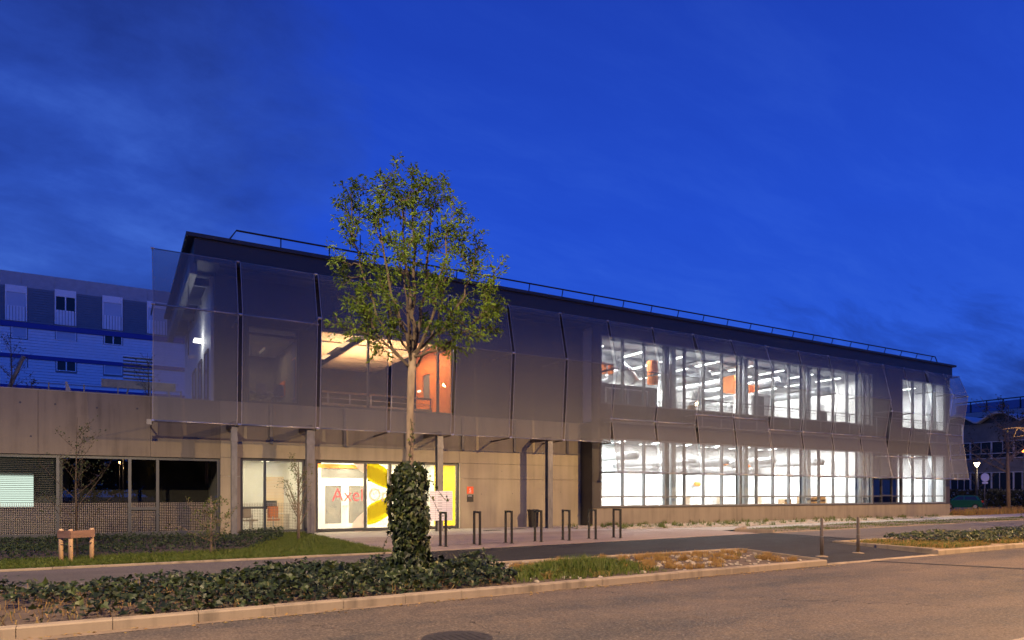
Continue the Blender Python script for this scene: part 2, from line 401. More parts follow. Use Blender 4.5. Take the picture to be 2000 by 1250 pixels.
def scatter(poly, n, z=0.):
    p = np.array(poly); lo, hi = p.min(0), p.max(0); out = np.zeros((0, 2))
    while len(out) < n:
        q = lo + rng.random((n * 2, 2)) * (hi - lo); out = np.vstack([out, q[inpoly(q, poly)]])
    out = out[:n]; return np.column_stack([out, np.full(n, z)])
def vnoise(x, y, s=1., seed=0):
    r = np.random.default_rng(seed); ang = r.random(6) * 6.28; ph = r.random(6) * 6.28; fr = s * (0.6 + r.random(6) * 1.6)
    return sum(np.sin((x * np.cos(a) + y * np.sin(a)) * f + p) for a, p, f in zip(ang, ph, fr)) / 6

# ================================================================== GROUND
def kerbY(x): return 10.0 + .032 * x
ROADZ = -.12
sheet('ground', 'ground', [(-400, -400), (600, -400), (600, 600), (-400, 600)], -.20)
b = B(); xs = list(range(-60, 161, 10))
for x0, x1 in zip(xs[:-1], xs[1:]): b.poly([(x0, 4.0, ROADZ), (x1, 4.0, ROADZ), (x1, kerbY(x1) + .1, ROADZ), (x0, kerbY(x0) + .1, ROADZ)])
tag(b.o('road', 'road_asphalt'), kind='structure')
# repaired strips and an old trench cut in the road surface
b = B()
b.poly([(P(1700, 1095, Z=ROADZ)[0], P(1700, 1095, Z=ROADZ)[1], ROADZ + .005), (P(2050, 1113, Z=ROADZ)[0], P(2050, 1113, Z=ROADZ)[1], ROADZ + .005),
        (P(2050, 1115, Z=ROADZ)[0], P(2050, 1115, Z=ROADZ)[1], ROADZ + .005), (P(1700, 1096.5, Z=ROADZ)[0], P(1700, 1096.5, Z=ROADZ)[1], ROADZ + .005)])
tag(b.o('tar_seam', 'fresh_asphalt'), kind='structure')
def crack(pts, wd, name='road_crack'):
    v = []; f = []
    for i, (u, v_) in enumerate(pts):
        p_ = np.array(P(u, v_, Z=ROADZ)); jx = np.array((random.gauss(0, .02), random.gauss(0, .02), 0)); p_ = p_ + jx; w_ = wd * random.uniform(.6, 1.3)
        v += [(p_[0], p_[1] - w_, ROADZ + .004), (p_[0], p_[1] + w_, ROADZ + .004)]
    f = [(2 * i, 2 * i + 2, 2 * i + 3, 2 * i + 1) for i in range(len(pts) - 1)]
    tag(mk(name, v, f, 'fresh_asphalt'), kind='structure')
def lin(a, b, n_, amp):
    return [(a[0] + (b[0] - a[0]) * k / n_, a[1] + (b[1] - a[1]) * k / n_ + random.gauss(0, amp)) for k in range(n_ + 1)]
crack(lin((915, 1212), (975, 1240), 14, .7), .010); crack(lin((1160, 1152), (1265, 1168), 16, .5), .012); crack(lin((560, 1212), (700, 1236), 18, .8), .006); crack(lin((1420, 1165), (1900, 1186), 40, .9), .007)
sheet('near_pavement', 'pink_gravel', [(-60, -8), (160, -8), (160, 3.98), (-60, 3.98)], -.10)
sheet('side_street', 'road_asphalt', [(-9, -200), (-1, -200), (-1, -8.0), (-9, -8.0)], -.115)
sheet('gutter_dust', 'dry_soil', [(-8, kerbY(-8) - .22), (-1.6, kerbY(-1.6) - .3), (1.2, kerbY(1.2) - .16), (9, kerbY(9) - .05), (14, kerbY(14) - .06), (14, kerbY(14) + .02), (-8, kerbY(-8) + .02)], ROADZ + .004)
PATHL = [(-40, 13.9), (6.6, 13.95), (6.6, 17.5), (-40, 17.2)]
sheet('path', 'path_asphalt', PATHL, 0)
CROSS = [(6.6, 13.95), (15.75, 13.97), (14.95, kerbY(15) + .1), (19.95, kerbY(20) + .1), (20.45, 14.35), (23.1, 14.6), (23.35, 18.9), (22.6, 19.1), (6.6, 17.6)]
def crossz(x, y): return -.10 + .10 * max(0, min(1, (y - 10.8) / 3.1)) + .002
b = B()
b.poly([(6.6, 13.95, 0), (15.75, 13.97, 0), (20.45, 14.3, 0), (23.1, 14.6, 0), (23.35, 18.9, 0), (22.6, 19.1, 0), (6.6, 17.6, 0)])
b.poly([(14.95, kerbY(15) + .12, -.108), (19.95, kerbY(20) + .12, -.108), (20.45, 14.3, 0), (15.75, 13.97, 0)])
tag(b.o('asphalt_crossing', 'fresh_asphalt'), kind='structure')
PATHR = [(23.1, 14.6), (60, 15.8), (95, 18), (95, 24), (75, 22), (48, 20.5), (23.35, 18.9)]
sheet('footpath', 'path_asphalt', PATHR, 0)
sheet('pink_plaza', 'pink_gravel', [(6.6, 17.62), (22.8, 19.1), (23.0, 21.4), (22.2, 24.2), (6.6, 24.6)], .0)
sheet('concrete_apron', 'apron', [(6.6, 24.6), (22.2, 24.2), (20.6, 28.7), (6.6, 28.7)], .001)
sheet('concrete_walk', 'apron', [(23.0, 21.4), (25.0, 21.75), (37, 23.3), (54, 23.5), (95, 26), (95, 29), (54, 27.6), (54, 26.6), (42, 25.1), (27, 23.4), (22.2, 24.2)], .001)
sheet('parking_ground', 'path_asphalt', [(54, 27.6), (95, 29), (95, 80), (54, 80)], .0)
GRAVEL = [(18.3, 27.6), (18.3, 25.9), (20.3, 24.3), (27, 23.45), (42, 25.1), (54, 26.6), (54, 27.65)]
sheet('gravel_bed', 'dry_soil', GRAVEL, .004)
STRIP = [(23.0, 19.6), (23.45, 19.0), (48, 20.55), (75, 22.1), (75, 24.2), (54, 23.4), (37, 23.2), (25.1, 21.7), (23.2, 20.6)]
sheet('verge_soil', 'dry_soil', STRIP, .012)
BED = [(-30, kerbY(-30) + .2), (14.8, kerbY(14.8) + .2), (15.55, 13.85), (-30, 13.85)]
sheet('planting_bed', 'soil', BED, -.015)
BEDR = [(20.1, kerbY(20) + .2), (60, kerbY(60) + .2), (60, 15.6), (20.65, 14.3)]
sheet('planting_strip', 'dry_soil', BEDR, -.015)
LAWN = [(-30, 17.4), (6.55, 17.6), (6.55, 28.6), (-30, 28.6)]
sheet('lawn_soil', 'soil', LAWN, .0)

# kerbs: every stone its own piece
def kerb_run(name, m, p0, p1, wd, z0, z1, step=1.0, jit=.006):
    p0, p1 = np.array(p0, float), np.array(p1, float); d = p1 - p0; L = np.linalg.norm(d); d /= L; nrm = np.array((-d[1], d[0]))
    root = empty(name, (p0[0], p0[1], z0)); root['kind'] = 'structure'
    n = max(1, round(L / step)); st = L / n
    for i in range(n):
        a = p0 + d * (i * st + .004); e = p0 + d * ((i + 1) * st - .004); dz = random.uniform(-jit, jit); s = random.uniform(-jit, jit)
        a2, e2 = a + nrm * (wd), e + nrm * (wd); a = a + nrm * s; e = e + nrm * s; c = .018
        v = [(*a, z0), (*e, z0), (*e2, z0), (*a2, z0), (*a, z1 + dz - c), (*e, z1 + dz - c), (*(a + nrm * c), z1 + dz), (*(e + nrm * c), z1 + dz), (*e2, z1 + dz), (*a2, z1 + dz)]
        mk('kerb_stone', v, [(0, 3, 2, 1), (0, 1, 5, 4), (4, 5, 7, 6), (6, 7, 8, 9), (2, 3, 9, 8), (1, 2, 8, 7, 5), (3, 0, 4, 6, 9)], m, root)
    return root
kerb_run('road_kerb', 'kerb_concrete', (-9, kerbY(-9)), (14.85, kerbY(14.85)), .19, ROADZ - .08, .012, 1.0)
kerb_run('road_kerb', 'kerb_concrete', (20.0, kerbY(20)), (60, kerbY(60)), .19, ROADZ - .08, .012, 1.0)
kerb_run('dropped_kerb', 'kerb_concrete', (14.86, kerbY(14.86)), (19.99, kerbY(20)), .16, ROADZ - .08, ROADZ + .022, 1.0)
kerb_run('bed_kerb', 'kerb_concrete', (14.85, kerbY(14.85) + .2), (15.72, 13.9), .09, -.15, .03, 1.0)
kerb_run('bed_kerb', 'kerb_concrete', (6.6, 13.84), (15.62, 13.88), .09, -.1, .028, 1.0)
kerb_run('strip_kerb', 'kerb_concrete', (20.6, 14.3), (20.12, kerbY(20) + .2), .09, -.15, .05, 1.0)
kerb_run('strip_kerb', 'kerb_concrete', (20.65, 14.3), (34, 14.72), .09, -.1, .035, 1.0)
kerb_run('lawn_kerb', 'kerb_concrete', (-9, 17.30), (6.6, 17.52), .07, -.1, .045, 1.0)
kerb_run('plaza_edging', 'kerb_concrete', (6.7, 17.56), (22.7, 19.04), .06, -.1, .012, 1.0)
kerb_run('verge_kerb', 'kerb_concrete', (23.45, 18.95), (48, 20.5), .07, -.1, .03, 1.0)
kerb_run('verge_kerb', 'kerb_concrete', (23.1, 20.6), (25.0, 21.75), .12, -.1, .13, .6)
kerb_run('verge_kerb', 'kerb_concrete', (23.44, 18.96), (22.95, 20.4), .12, -.1, .12, .75)

# manhole cover in the road
mc = P(893, 1247, Z=ROADZ)
mh = empty('manhole_cover', (mc[0], mc[1], ROADZ), 'round dark iron manhole cover set in the road surface', 'manhole cover')
bb = B(); bb.lathe((mc[0], mc[1], ROADZ), [(.42, .001), (.42, .008), (.34, .009), (.335, .004)], 28); bb.o('rim', 'iron', mh)
bb = B(); bb.lathe((mc[0], mc[1], ROADZ), [(.325, .002), (.325, .008), (.0, .009)], 28)
for i in range(-3, 4): bb.box(mc[0] + i * .085 - .02, mc[0] + i * .085 + .02, mc[1] - .2, mc[1] + .2, ROADZ + .008, ROADZ + .014)
bb.o('lid', 'iron', mh)

# ------------------------------------------------------------------ street lamps on the near pavement (their light comes from across the road)
def street_lamp(x, y, h, power, label, arm=1.2, light=True, colr=(1, .62, .25)):
    r = empty('street_lamp', (x, y, -.1), label, 'street lamp')
    B().lathe((x, y, -.1), [(.16, 0), (.16, .04), (.10, .06), (.085, 1.2), (.05, h)], 12).o('pole', 'galv', r, True)
    sg = 1
    B().tube([(x, y, h - .15), (x, y + .3, h + .05), (x, y + arm, h + .12)], [.04, .035, .03], 8).o('arm', 'galv', r, True)
    hd = B(); hd.prism([(x - .14, y + arm - .1, h + .20), (x + .14, y + arm - .1, h + .20), (x + .10, y + arm + .55, h + .20), (x - .10, y + arm + .55, h + .20)], (0, 0, -.09)); hd = hd.o('lamp_head', 'galv', r)
    box('diffuser', 'lamp_warm' if y > -20 else 'lamp_far', hd, x - .085, x + .085, y + arm, y + arm + .45, h + .0 if y < -20 else h + .09, h + .108)
    if light:
        ld = bpy.data.lights.new('street_light', 'POINT'); ld.energy = power; ld.color = colr; ld.shadow_soft_size = .14
        ld.use_nodes = True; tt = NT(ld.node_tree)   # road luminaire: throws most of its light sideways, none above the horizontal
        cz = tt.math('ABSOLUTE', tt.n('ShaderNodeSeparateXYZ', {0: tt.n('ShaderNodeTexCoord').outputs['Normal']}).outputs[2])
        fz = tt.ramp(cz, [(.0, (0, 0, 0)), (.08, (.06,) * 3), (.19, (.42,) * 3), (.29, (1,) * 3), (.5, (.8,) * 3), (1, (.45,) * 3)])
        em = tt.n('ShaderNodeEmission', {'Strength': fz}); tt.t.links.new(em.outputs[0], tt.n('ShaderNodeOutputLight').inputs[0])
        lo = bpy.data.objects.new('street_light', ld); COL.objects.link(lo); lo.parent = r; lo.location = (0, arm + .22, h + .08 if y > -20 else h - .15)
    return r
street_lamp(24.4, 2.3, 11.0, 31000, 'tall galvanised street lamp on the near pavement facing the glazed laboratory bays')
street_lamp(-2.2, 2.3, 9.5, 18500, 'tall galvanised street lamp on the near pavement by the side street mouth', colr=(1, .74, .42))
street_lamp(52, 2.3, 11.0, 26000, 'tall galvanised street lamp on the near pavement opposite the car park')
for i, (lx, ly) in enumerate([(.6, -50), (.8, -75), (.3, -101), (1.1, -128)]):
    o = street_lamp(lx, ly, 8.0, 3500, ORD[i] + ' side street lamp counted from the near pavement', light=True); o['group'] = 'lamps along the side street'

# ------------------------------------------------------------------ ivy ground cover of the planting bed
poly = [(-6, kerbY(-6) + .24), (6.0, kerbY(6) + .24), (6.45, 11.0), (6.6, 12.2), (6.9, 13.5), (6.5, 13.75), (-6, 13.7)]
n = 15500; p = scatter(poly, n)
dens = .55 + .6 * vnoise(p[:, 0], p[:, 1], 1.7, 3) + np.clip((p[:, 0] - 0) * .22, -.3, .6)
bare = (np.exp(-(((p[:, 0] + .95) / .75) ** 2 + ((p[:, 1] - 11.1) / .55) ** 2)) + .8 * np.exp(-(((p[:, 0] - .9) / .5) ** 2 + ((p[:, 1] - 11.9) / .55) ** 2)) + .8 * np.exp(-(((p[:, 0] + 1.9) / .5) ** 2 + ((p[:, 1] - 12.3) / .5) ** 2)))
keep = rng.random(n) < np.clip(dens - bare, .04, 1); p = p[keep]
edge = np.minimum(1, np.minimum(p[:, 1] - kerbY(p[:, 0]) - .18, 13.95 - p[:, 1]) / .45); edge = np.clip(edge, .12, 1)
hm = (.19 + .20 * vnoise(p[:, 0], p[:, 1], 2.6, 5) + .10 * vnoise(p[:, 0], p[:, 1], 7, 6) + np.where(p[:, 0] > 2.2, .10, 0)) * edge + .04
hm = np.clip(hm * .84, .05, .5)
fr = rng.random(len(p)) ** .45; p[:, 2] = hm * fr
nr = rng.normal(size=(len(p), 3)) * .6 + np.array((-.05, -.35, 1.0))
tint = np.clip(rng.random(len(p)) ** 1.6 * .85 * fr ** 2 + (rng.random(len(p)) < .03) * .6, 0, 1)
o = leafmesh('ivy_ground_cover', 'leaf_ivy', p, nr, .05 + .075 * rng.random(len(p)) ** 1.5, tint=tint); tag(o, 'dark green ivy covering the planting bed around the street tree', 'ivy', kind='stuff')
# stems and dry litter in the bed
q = scatter(poly, 2600, -.01); o = blades('bed_litter', 'dry_grass', q, .06 + .16 * rng.random(len(q)), .012, lean=.9); tag(o, 'dry stems and dead leaves between the ivy', 'leaf litter', kind='stuff')

q = np.column_stack([rng.random(420) * 22 - 7, np.zeros(420), np.full(420, ROADZ + .006)]); q[:, 1] = kerbY(q[:, 0]) - np.abs(rng.normal(size=420)) * .14 - .02
o = leafmesh('gutter_leaves', 'dry_grass', q, rng.normal(size=(420, 3)) * .25 + np.array((0, 0, 1)), .025 + .045 * rng.random(420), shape='leaf'); tag(o, 'dead brown leaves blown along the gutter', 'leaf litter', kind='stuff')
# green grassy mound and dry tufts at the right end of the bed
poly = [(6.2, kerbY(6.2) + .3), (9.9, kerbY(9.9) + .25), (10.2, 12.2), (9.4, 13.3), (7.9, 13.0), (6.8, 11.8)]
q = scatter(poly, 9000, -.01); cxm = np.exp(-(((q[:, 0] - 8.3 - (q[:, 1] - 11.6) * .6) / 1.35) ** 2 + ((q[:, 1] - 11.7) / .75) ** 2)); q = q[rng.random(len(q)) < cxm + .05]
cxm = np.exp(-(((q[:, 0] - 8.3 - (q[:, 1] - 11.6) * .6) / 1.35) ** 2 + ((q[:, 1] - 11.7) / .75) ** 2))
o = blades('green_weeds', 'grass', q, (.10 + .26 * cxm) * (.5 + .7 * rng.random(len(q))), .022, lean=.5); tag(o, 'bright green weeds growing in a mound behind the kerb', 'weeds', kind='stuff')
q = []; 
for k in range(85):
    c = scatter([(6.6, kerbY(6.6) + .3), (14.3, kerbY(14.3) + .3), (15.3, 13.7), (7.4, 13.6)], 1)[0]
    m_ = random.randint(50, 110); rr = random.uniform(.08, .22); a = rng.random(m_) * 6.28; d = np.sqrt(rng.random(m_)) * rr
    q.append(np.column_stack([c[0] + np.cos(a) * d, c[1] + np.sin(a) * d, np.full(m_, -.012)]))
q = np.vstack(q); o = blades('dry_tufts', 'dry_grass', q, .05 + .13 * rng.random(len(q)), .014, lean=.75, tint=np.clip(rng.random(len(q)) * .75 + (vnoise(q[:, 0], q[:, 1], 2, 9) > .25) * .5, 0, 1))
tag(o, 'straw coloured tufts of dry grass at the end of the planting bed', 'grass', kind='stuff')
poly = [(6.4, kerbY(6.4) + .3), (14.5, kerbY(14.5) + .3), (15.4, 13.8), (7.5, 13.8)]
st = B()
for k in range(260):
    c = scatter(poly, 1)[0]; s = random.uniform(.015, .05); a = random.random() * 3
    st.obox((c[0], c[1], -.01 + s * .3), (s * math.cos(a), s * math.sin(a), s * .1), (-s * .7 * math.sin(a), s * .7 * math.cos(a), 0), (0, s * .05, s * .4))
tag(st.o('bed_stones', 'pebble'), 'loose pale stones on the bare soil of the bed', 'stones', kind='stuff')

# right planting strip: ivy mass, grass and dry tufts in front
poly = [(22.3, 12.6), (24.3, kerbY(24) + .6), (50, kerbY(50) + .5), (50, 14.9), (23.2, 14.3)]
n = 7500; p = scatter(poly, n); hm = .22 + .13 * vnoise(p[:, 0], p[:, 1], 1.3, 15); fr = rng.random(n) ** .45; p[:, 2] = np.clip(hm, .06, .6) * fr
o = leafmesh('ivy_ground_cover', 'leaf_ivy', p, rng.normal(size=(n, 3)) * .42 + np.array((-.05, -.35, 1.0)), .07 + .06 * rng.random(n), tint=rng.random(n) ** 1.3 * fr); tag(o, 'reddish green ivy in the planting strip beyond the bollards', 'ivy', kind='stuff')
q = scatter([(20.5, kerbY(20.5) + .3), (30, kerbY(30) + .3), (30, 12.2), (24, 13), (22.0, 14.2), (20.7, 14.2)], 9000, -.01)
dn = vnoise(q[:, 0], q[:, 1], 2.2, 21); q = q[dn > -.15]
o = blades('strip_grass', 'dry_grass', q[::2], .05 + .12 * rng.random(len(q[::2])), .02, lean=.7); tag(o, 'dry yellow grass at the tip of the planting strip', 'grass', kind='stuff')
o = blades('strip_weeds', 'grass', q[1::2], .04 + .14 * rng.random(len(q[1::2])), .02, lean=.6); tag(o, 'green weeds at the front edge of the planting strip', 'weeds', kind='stuff')
q = np.vstack([scatter(STRIP, 12000, .012)]); dn = vnoise(q[:, 0], q[:, 1], 1.4, 31); q = q[(dn > .0) | (rng.random(len(q)) < .25)]
o = blades('verge_grass', 'lawn', q, .03 + .07 * rng.random(len(q)), .022, lean=.7, tint=rng.random(len(q))); tag(o, 'thin patchy grass on the verge between the paths', 'grass', kind='stuff')

# front lawn: short grass edge and dark creeping shrubs near the wall
poly = [(-7, 17.42), (6.5, 17.62), (6.5, 28.3), (5.3, 28.3), (3.2, 20.6), (-7, 19.3)]
q = scatter(poly, 30000, .0); o = blades('lawn_grass', 'lawn', q, .05 + .11 * rng.random(len(q)), .02, lean=.6, tint=.35 + .65 * rng.random(len(q)) * (1 - .3 * vnoise(q[:, 0], q[:, 1], 1.5, 40))); tag(o, 'short green grass on the lawn edge beside the path', 'grass', kind='stuff')
poly = [(-7, 19.2), (3.3, 20.6), (4.8, 24), (5.8, 28.4), (-7, 28.4)]
n = 15000; p = scatter(poly, n); vn = vnoise(p[:, 0], p[:, 1], 1.1, 51); keep = (vn > -.12) | (rng.random(n) < .35); p = p[keep]; vn = vn[keep]; vn = vn + np.where(p[:, 0] > 1.0, .25, 0)
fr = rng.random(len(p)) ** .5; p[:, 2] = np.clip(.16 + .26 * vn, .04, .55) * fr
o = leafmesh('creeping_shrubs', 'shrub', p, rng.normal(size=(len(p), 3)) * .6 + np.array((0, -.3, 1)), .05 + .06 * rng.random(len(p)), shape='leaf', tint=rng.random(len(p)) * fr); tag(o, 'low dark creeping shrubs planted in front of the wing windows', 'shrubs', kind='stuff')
sheet('tree_mulch', 'dry_soil', [(5.43 + math.cos(a) * .75, 24.2 + math.sin(a) * .75) for a in np.linspace(0, 6.1, 18)], .012)

# gravel bed: pebbles, wood chips and sparse weeds
pts = scatter(GRAVEL, 9000, .0)
st = B()
v = []; f = []
for k, c in enumerate(pts):
    s = .03 + .05 * random.random(); a = random.random() * 3.14; ca, sa = math.cos(a) * s, math.sin(a) * s; h = s * random.uniform(.4, .9); i0 = len(v)
    v += [(c[0] + ca, c[1] + sa, 0), (c[0] - sa * .7, c[1] + ca * .7, 0), (c[0] - ca, c[1] - sa, 0), (c[0] + sa * .7, c[1] - ca * .7, 0), (c[0] + ca * .3, c[1] + sa * .3, h), (c[0] - ca * .3, c[1] - sa * .3, h * .9)]
    f += [(i0, i0 + 1, i0 + 4), (i0 + 1, i0 + 5, i0 + 4), (i0 + 1, i0 + 2, i0 + 5), (i0 + 2, i0 + 3, i0 + 5), (i0 + 3, i0 + 4, i0 + 5), (i0 + 3, i0, i0 + 4)]
tag(mk('gravel', v, f, 'pebble'), 'pale gravel along the foot of the laboratory wall', 'gravel', kind='stuff')
q = []
for k in range(150):
    c = scatter(GRAVEL, 1)[0]; m_ = random.randint(8, 30); q.append(np.column_stack([c[0] + rng.normal(size=m_) * .07, c[1] + rng.normal(size=m_) * .07, np.zeros(m_)]))
q = np.vstack(q); o = blades('gravel_weeds', 'grass', q, .06 + .26 * rng.random(len(q)) ** 2, .03, lean=.5); tag(o, 'scattered weeds sprouting from the gravel bed', 'weeds', kind='stuff')
q = scatter([(54, 26.8), (92, 30), (92, 33), (54, 28.5)], 5000, 0); o = blades('corner_grass', 'dry_grass', q, .2 + .5 * rng.random(len(q)), .05, lean=.5); tag(o, 'tall dry grass past the end of the laboratory', 'grass', kind='stuff')
q = scatter([(52, 21.5), (92, 24), (92, 29.5), (56, 24.2)], 5000, 0); q[:, 2] = rng.random(len(q)) * .55 * (.6 + .4 * vnoise(q[:, 0], q[:, 1], .8, 3)); 
o = leafmesh('low_hedge', 'far_leaf', q, rng.normal(size=(len(q), 3)) * .5 + np.array((0, -.3, 1)), .12 + .14 * rng.random(len(q)), shape='leaf'); tag(o, 'low leafy hedge plants by the far end of the footpath', 'hedge', kind='stuff')

# ================================================================== LABORATORY BUILDING
lab = empty('laboratory_building', (27.0, 28.7, 0), 'long two-storey laboratory with grey mesh sun screens and brightly lit glazed bays', 'building')
YW, YG = 28.7, 27.7
def window(parent, x0, x1, z0, z1, Y, fw=.07, dep=.14, mx=(), tz=(), fm='frame', gm='glass', name='window', pane=True, tz_by=None):
    f = B(); f.box(x0, x1, Y, Y + dep, z0, z0 + fw).box(x0, x1, Y, Y + dep, z1 - fw, z1).box(x0, x0 + fw, Y, Y + dep, z0 + fw, z1 - fw).box(x1 - fw, x1, Y, Y + dep, z0 + fw, z1 - fw)
    wo = f.o(name, fm, parent)
    for x in mx: box('mullion', fm, wo, x - fw / 2, x + fw / 2, Y - .003, Y + dep, z0 + fw, z1 - fw)
    ex = [x0 + fw / 2] + list(mx) + [x1 - fw / 2]
    for i in range(len(ex) - 1):
        a, c = ex[i] + fw / 2, ex[i + 1] - fw / 2
        ts = tz if tz_by is None else tz_by.get(i, ())
        ez = [z0 + fw / 2] + list(ts) + [z1 - fw / 2]
        for z in ts: box('transom', fm, wo, a, c, Y + .004, Y + dep - .02, z - fw / 2, z + fw / 2)
        if pane:
            for j in range(len(ez) - 1):
                B().poly([(a, Y + dep * .45, ez[j] + fw / 2), (c, Y + dep * .45, ez[j] + fw / 2), (c, Y + dep * .45, ez[j + 1] - fw / 2), (a, Y + dep * .45, ez[j + 1] - fw / 2)]).o('pane', gm, wo)
    return wo

# --- ground floor concrete of the entrance half (front face at YW)
for x0, x1, z0, z1 in [(3.46, 4.19, 0, 2.30), (3.46, 4.19, 2.312, 3.03), (6.71, 7.13, 0, 3.03), (13.75, 20.64, 0, 2.312), (13.75, 20.64, 2.325, 3.03),
                       (3.46, 6.90, 3.042, 5.24), (6.912, 13.74, 3.042, 5.24), (13.752, 20.64, 3.042, 5.24)]:
    box('concrete_panel', 'wall_concrete', lab, x0, x1, YW, YW + .3, z0, z1)
for k, (x, z) in enumerate([(14.9, 1.6), (16.6, 1.62), (18.3, 1.6), (16.0, 2.7), (19.4, 1.7)]): B().tube([(x, YW - .002, z), (x, YW + .05, z)], .018, 10).o('tie_hole', 'ink', lab)
box('concrete_core', 'dark_room', lab, 3.5, 20.6, YW + .06, YW + .25, 3.0, 5.2)
box('entrance_reveal', 'reveal_paint', lab, 13.742, 13.76, YW - .004, YW + .30, .02, 3.04)
# --- upper floor wall of the entrance half
for x0, x1, z0, z1 in [(3.26, 4.43, 5.25, 10.2), (6.46, 7.30, 5.25, 10.2), (13.57, 17.3, 5.25, 10.2), (17.312, 21.1, 5.25, 10.2), (4.44, 6.45, 8.37, 10.2), (7.31, 13.56, 8.52, 10.2)]:
    box('cladding_panel', 'cladding', lab, x0, x1, YW + .01, YW + .25, z0, z1)
window(lab, 4.44, 6.45, 5.26, 8.36, YW + .06, .08, .14, (), (8.02,), 'frame', 'glass')
lobwin = window(lab, 7.31, 13.56, 5.26, 8.51, YW + .06, .08, .16, (9.42, 11.5, 12.72), (), 'frame', 'glass_clear')
# pale flashing uprights behind the screens
for x in (5.35, 8.35, 11.1, 13.9, 16.7, 19.8): bar('cladding_upright', 'galv', lab, (x, YW - .05, 3.62), (x, YW - .05, 5.2), .12, .05)
# --- right-hand glazed half
for x0 in np.arange(20.66, 53.5, 5.49): box('plinth_panel', 'plinth_concrete', lab, x0 + .005, min(x0 + 5.485, 53.6), YG - .02, YG + .3, 0, .88)
box('sill_flashing', 'cladding', lab, 20.62, 53.62, YG - .06, YG + .3, .882, .94)
box('return_panel', 'dark_cladding', lab, 20.65, 20.75, YG, YW + .01, .0, 5.24)
box('corner_panel', 'cladding', lab, 20.752, 21.17, YG - .005, YG + .2, .94, 10.2)
for x0, x1 in ((21.18, 32.7), (32.71, 44.1), (44.11, 53.6)):
    box('spandrel_panel', 'cladding', lab, x0, x1, YG - .005, YG + .2, 4.45, 6.2)
    box('lintel_panel', 'cladding', lab, x0, x1, YG - .005, YG + .2, 9.68, 10.2)
mxs = [21.2 + 1.4425 * k for k in range(1, 16)]
window(lab, 21.18, 44.1, .94, 4.45, YG, .075, .17, mxs, (1.46,), 'frame_pale', 'glass')
window(lab, 21.18, 44.1, 6.2, 9.68, YG, .075, .17, mxs, (), 'frame_pale', 'glass')
for x in mxs: pass
mx2 = [48.9, 50.3, 51.7]
window(lab, 47.5, 53.1, .94, 4.45, YG, .075, .17, mx2, (1.46,), 'frame_pale', 'glass'); window(lab, 47.5, 53.1, 6.2, 9.68, YG, .075, .17, mx2, (), 'frame_pale', 'glass')
window(lab, 44.11, 47.49, .94, 4.45, YG + .02, .09, .14, (45.15, 46.35), (), 'frame', 'glass_dark', tz_by={1: (1.5,), 0: (1.46,), 2: (1.46,)})
box('cladding_panel', 'cladding', lab, 44.11, 47.49, YG, YG + .2, 6.2, 9.68)
box('corner_panel', 'cladding', lab, 53.11, 53.6, YG - .005, YG + .2, .94, 10.2)
box('end_wall', 'cladding', lab, 53.4, 53.6, YG + .21, 41, 0, 10.2)
box('rear_wall', 'cladding', lab, 3.3, 53.6, 41, 41.2, 0, 10.2)
# --- roof and fascia
box('roof_slab', 'dark_cladding', lab, 2.5, 53.5, YG + .02, 41.2, 10.21, 10.4)
fx = [2.42] + list(np.arange(8.2, 53, 5.77)) + [53.55]
for x0, x1 in zip(fx[:-1], fx[1:]): box('fascia_panel', 'fascia', lab, x0 + .003, x1 - .003, 27.5, 27.68, 10.2, 11.02)
box('fascia_return', 'fascia', lab, 2.42, 2.6, 27.69, 41.0, 10.2, 11.02); box('fascia_return', 'fascia', lab, 53.4, 53.55, 27.69, 41.0, 10.2, 11.02)
box('roof_deck', 'dark_cladding', lab, 2.6, 53.4, 27.7, 41.0, 10.9, 11.0)
box('coping', 'fascia', lab, 2.15, 53.95, 27.40, 27.75, 11.022, 11.16); box('coping', 'fascia', lab, 2.15, 2.6, 27.752, 41.2, 11.022, 11.16); box('coping', 'fascia', lab, 53.4, 53.95, 27.752, 41.2, 11.022, 11.16)
box('soffit', 'fascia', lab, 3.3, 21.1, 27.69, 28.7, 10.12, 10.2)
# roof guard rail
yr = 28.05
rail = B().tube([(3.55, yr, 11.12), (3.95, yr, 11.74), (52.3, yr, 11.74), (52.75, yr, 11.12)], .036, 6).o('guard_rail', 'black_steel', lab)
for x in np.arange(5.6, 52, 1.93): tube('guard_post', 'black_steel', rail, [(x, yr, 11.72), (x + .05, yr + .25, 11.12)], .026, 5)
tube('lightning_rod', 'black_steel', lab, [(9.0, 28.6, 11.0), (9.0, 28.6, 12.7)], [.03, .02], 6)
# --- galvanised columns standing clear of the wall
for u, wd in ((457, .20), (605.5, .30), (858, .26), (1072.5, .27)):
    x = PX(u, 27.1); c = B()
    c.box(x - wd / 2, x + wd / 2, 26.98, 27.0, 0, 4.12).box(x - wd / 2, x + wd / 2, 27.22, 27.24, 0, 4.12).box(x - .012, x + .012, 27.0, 27.22, 0, 4.12)
    c = c.o('column', 'galv', lab)
    box('head_beam', 'brown_steel', c, x - .07, x + .07, 27.0, 28.72, 4.122, 4.3)
    box('splice_plate', 'galv', c, x - wd / 2 - .015, x + wd / 2 + .015, 26.965, 26.979, 3.55, 3.72); box('base_plate', 'galv', c, x - wd / 2 - .05, x + wd / 2 + .05, 26.92, 27.3, 0, .02)

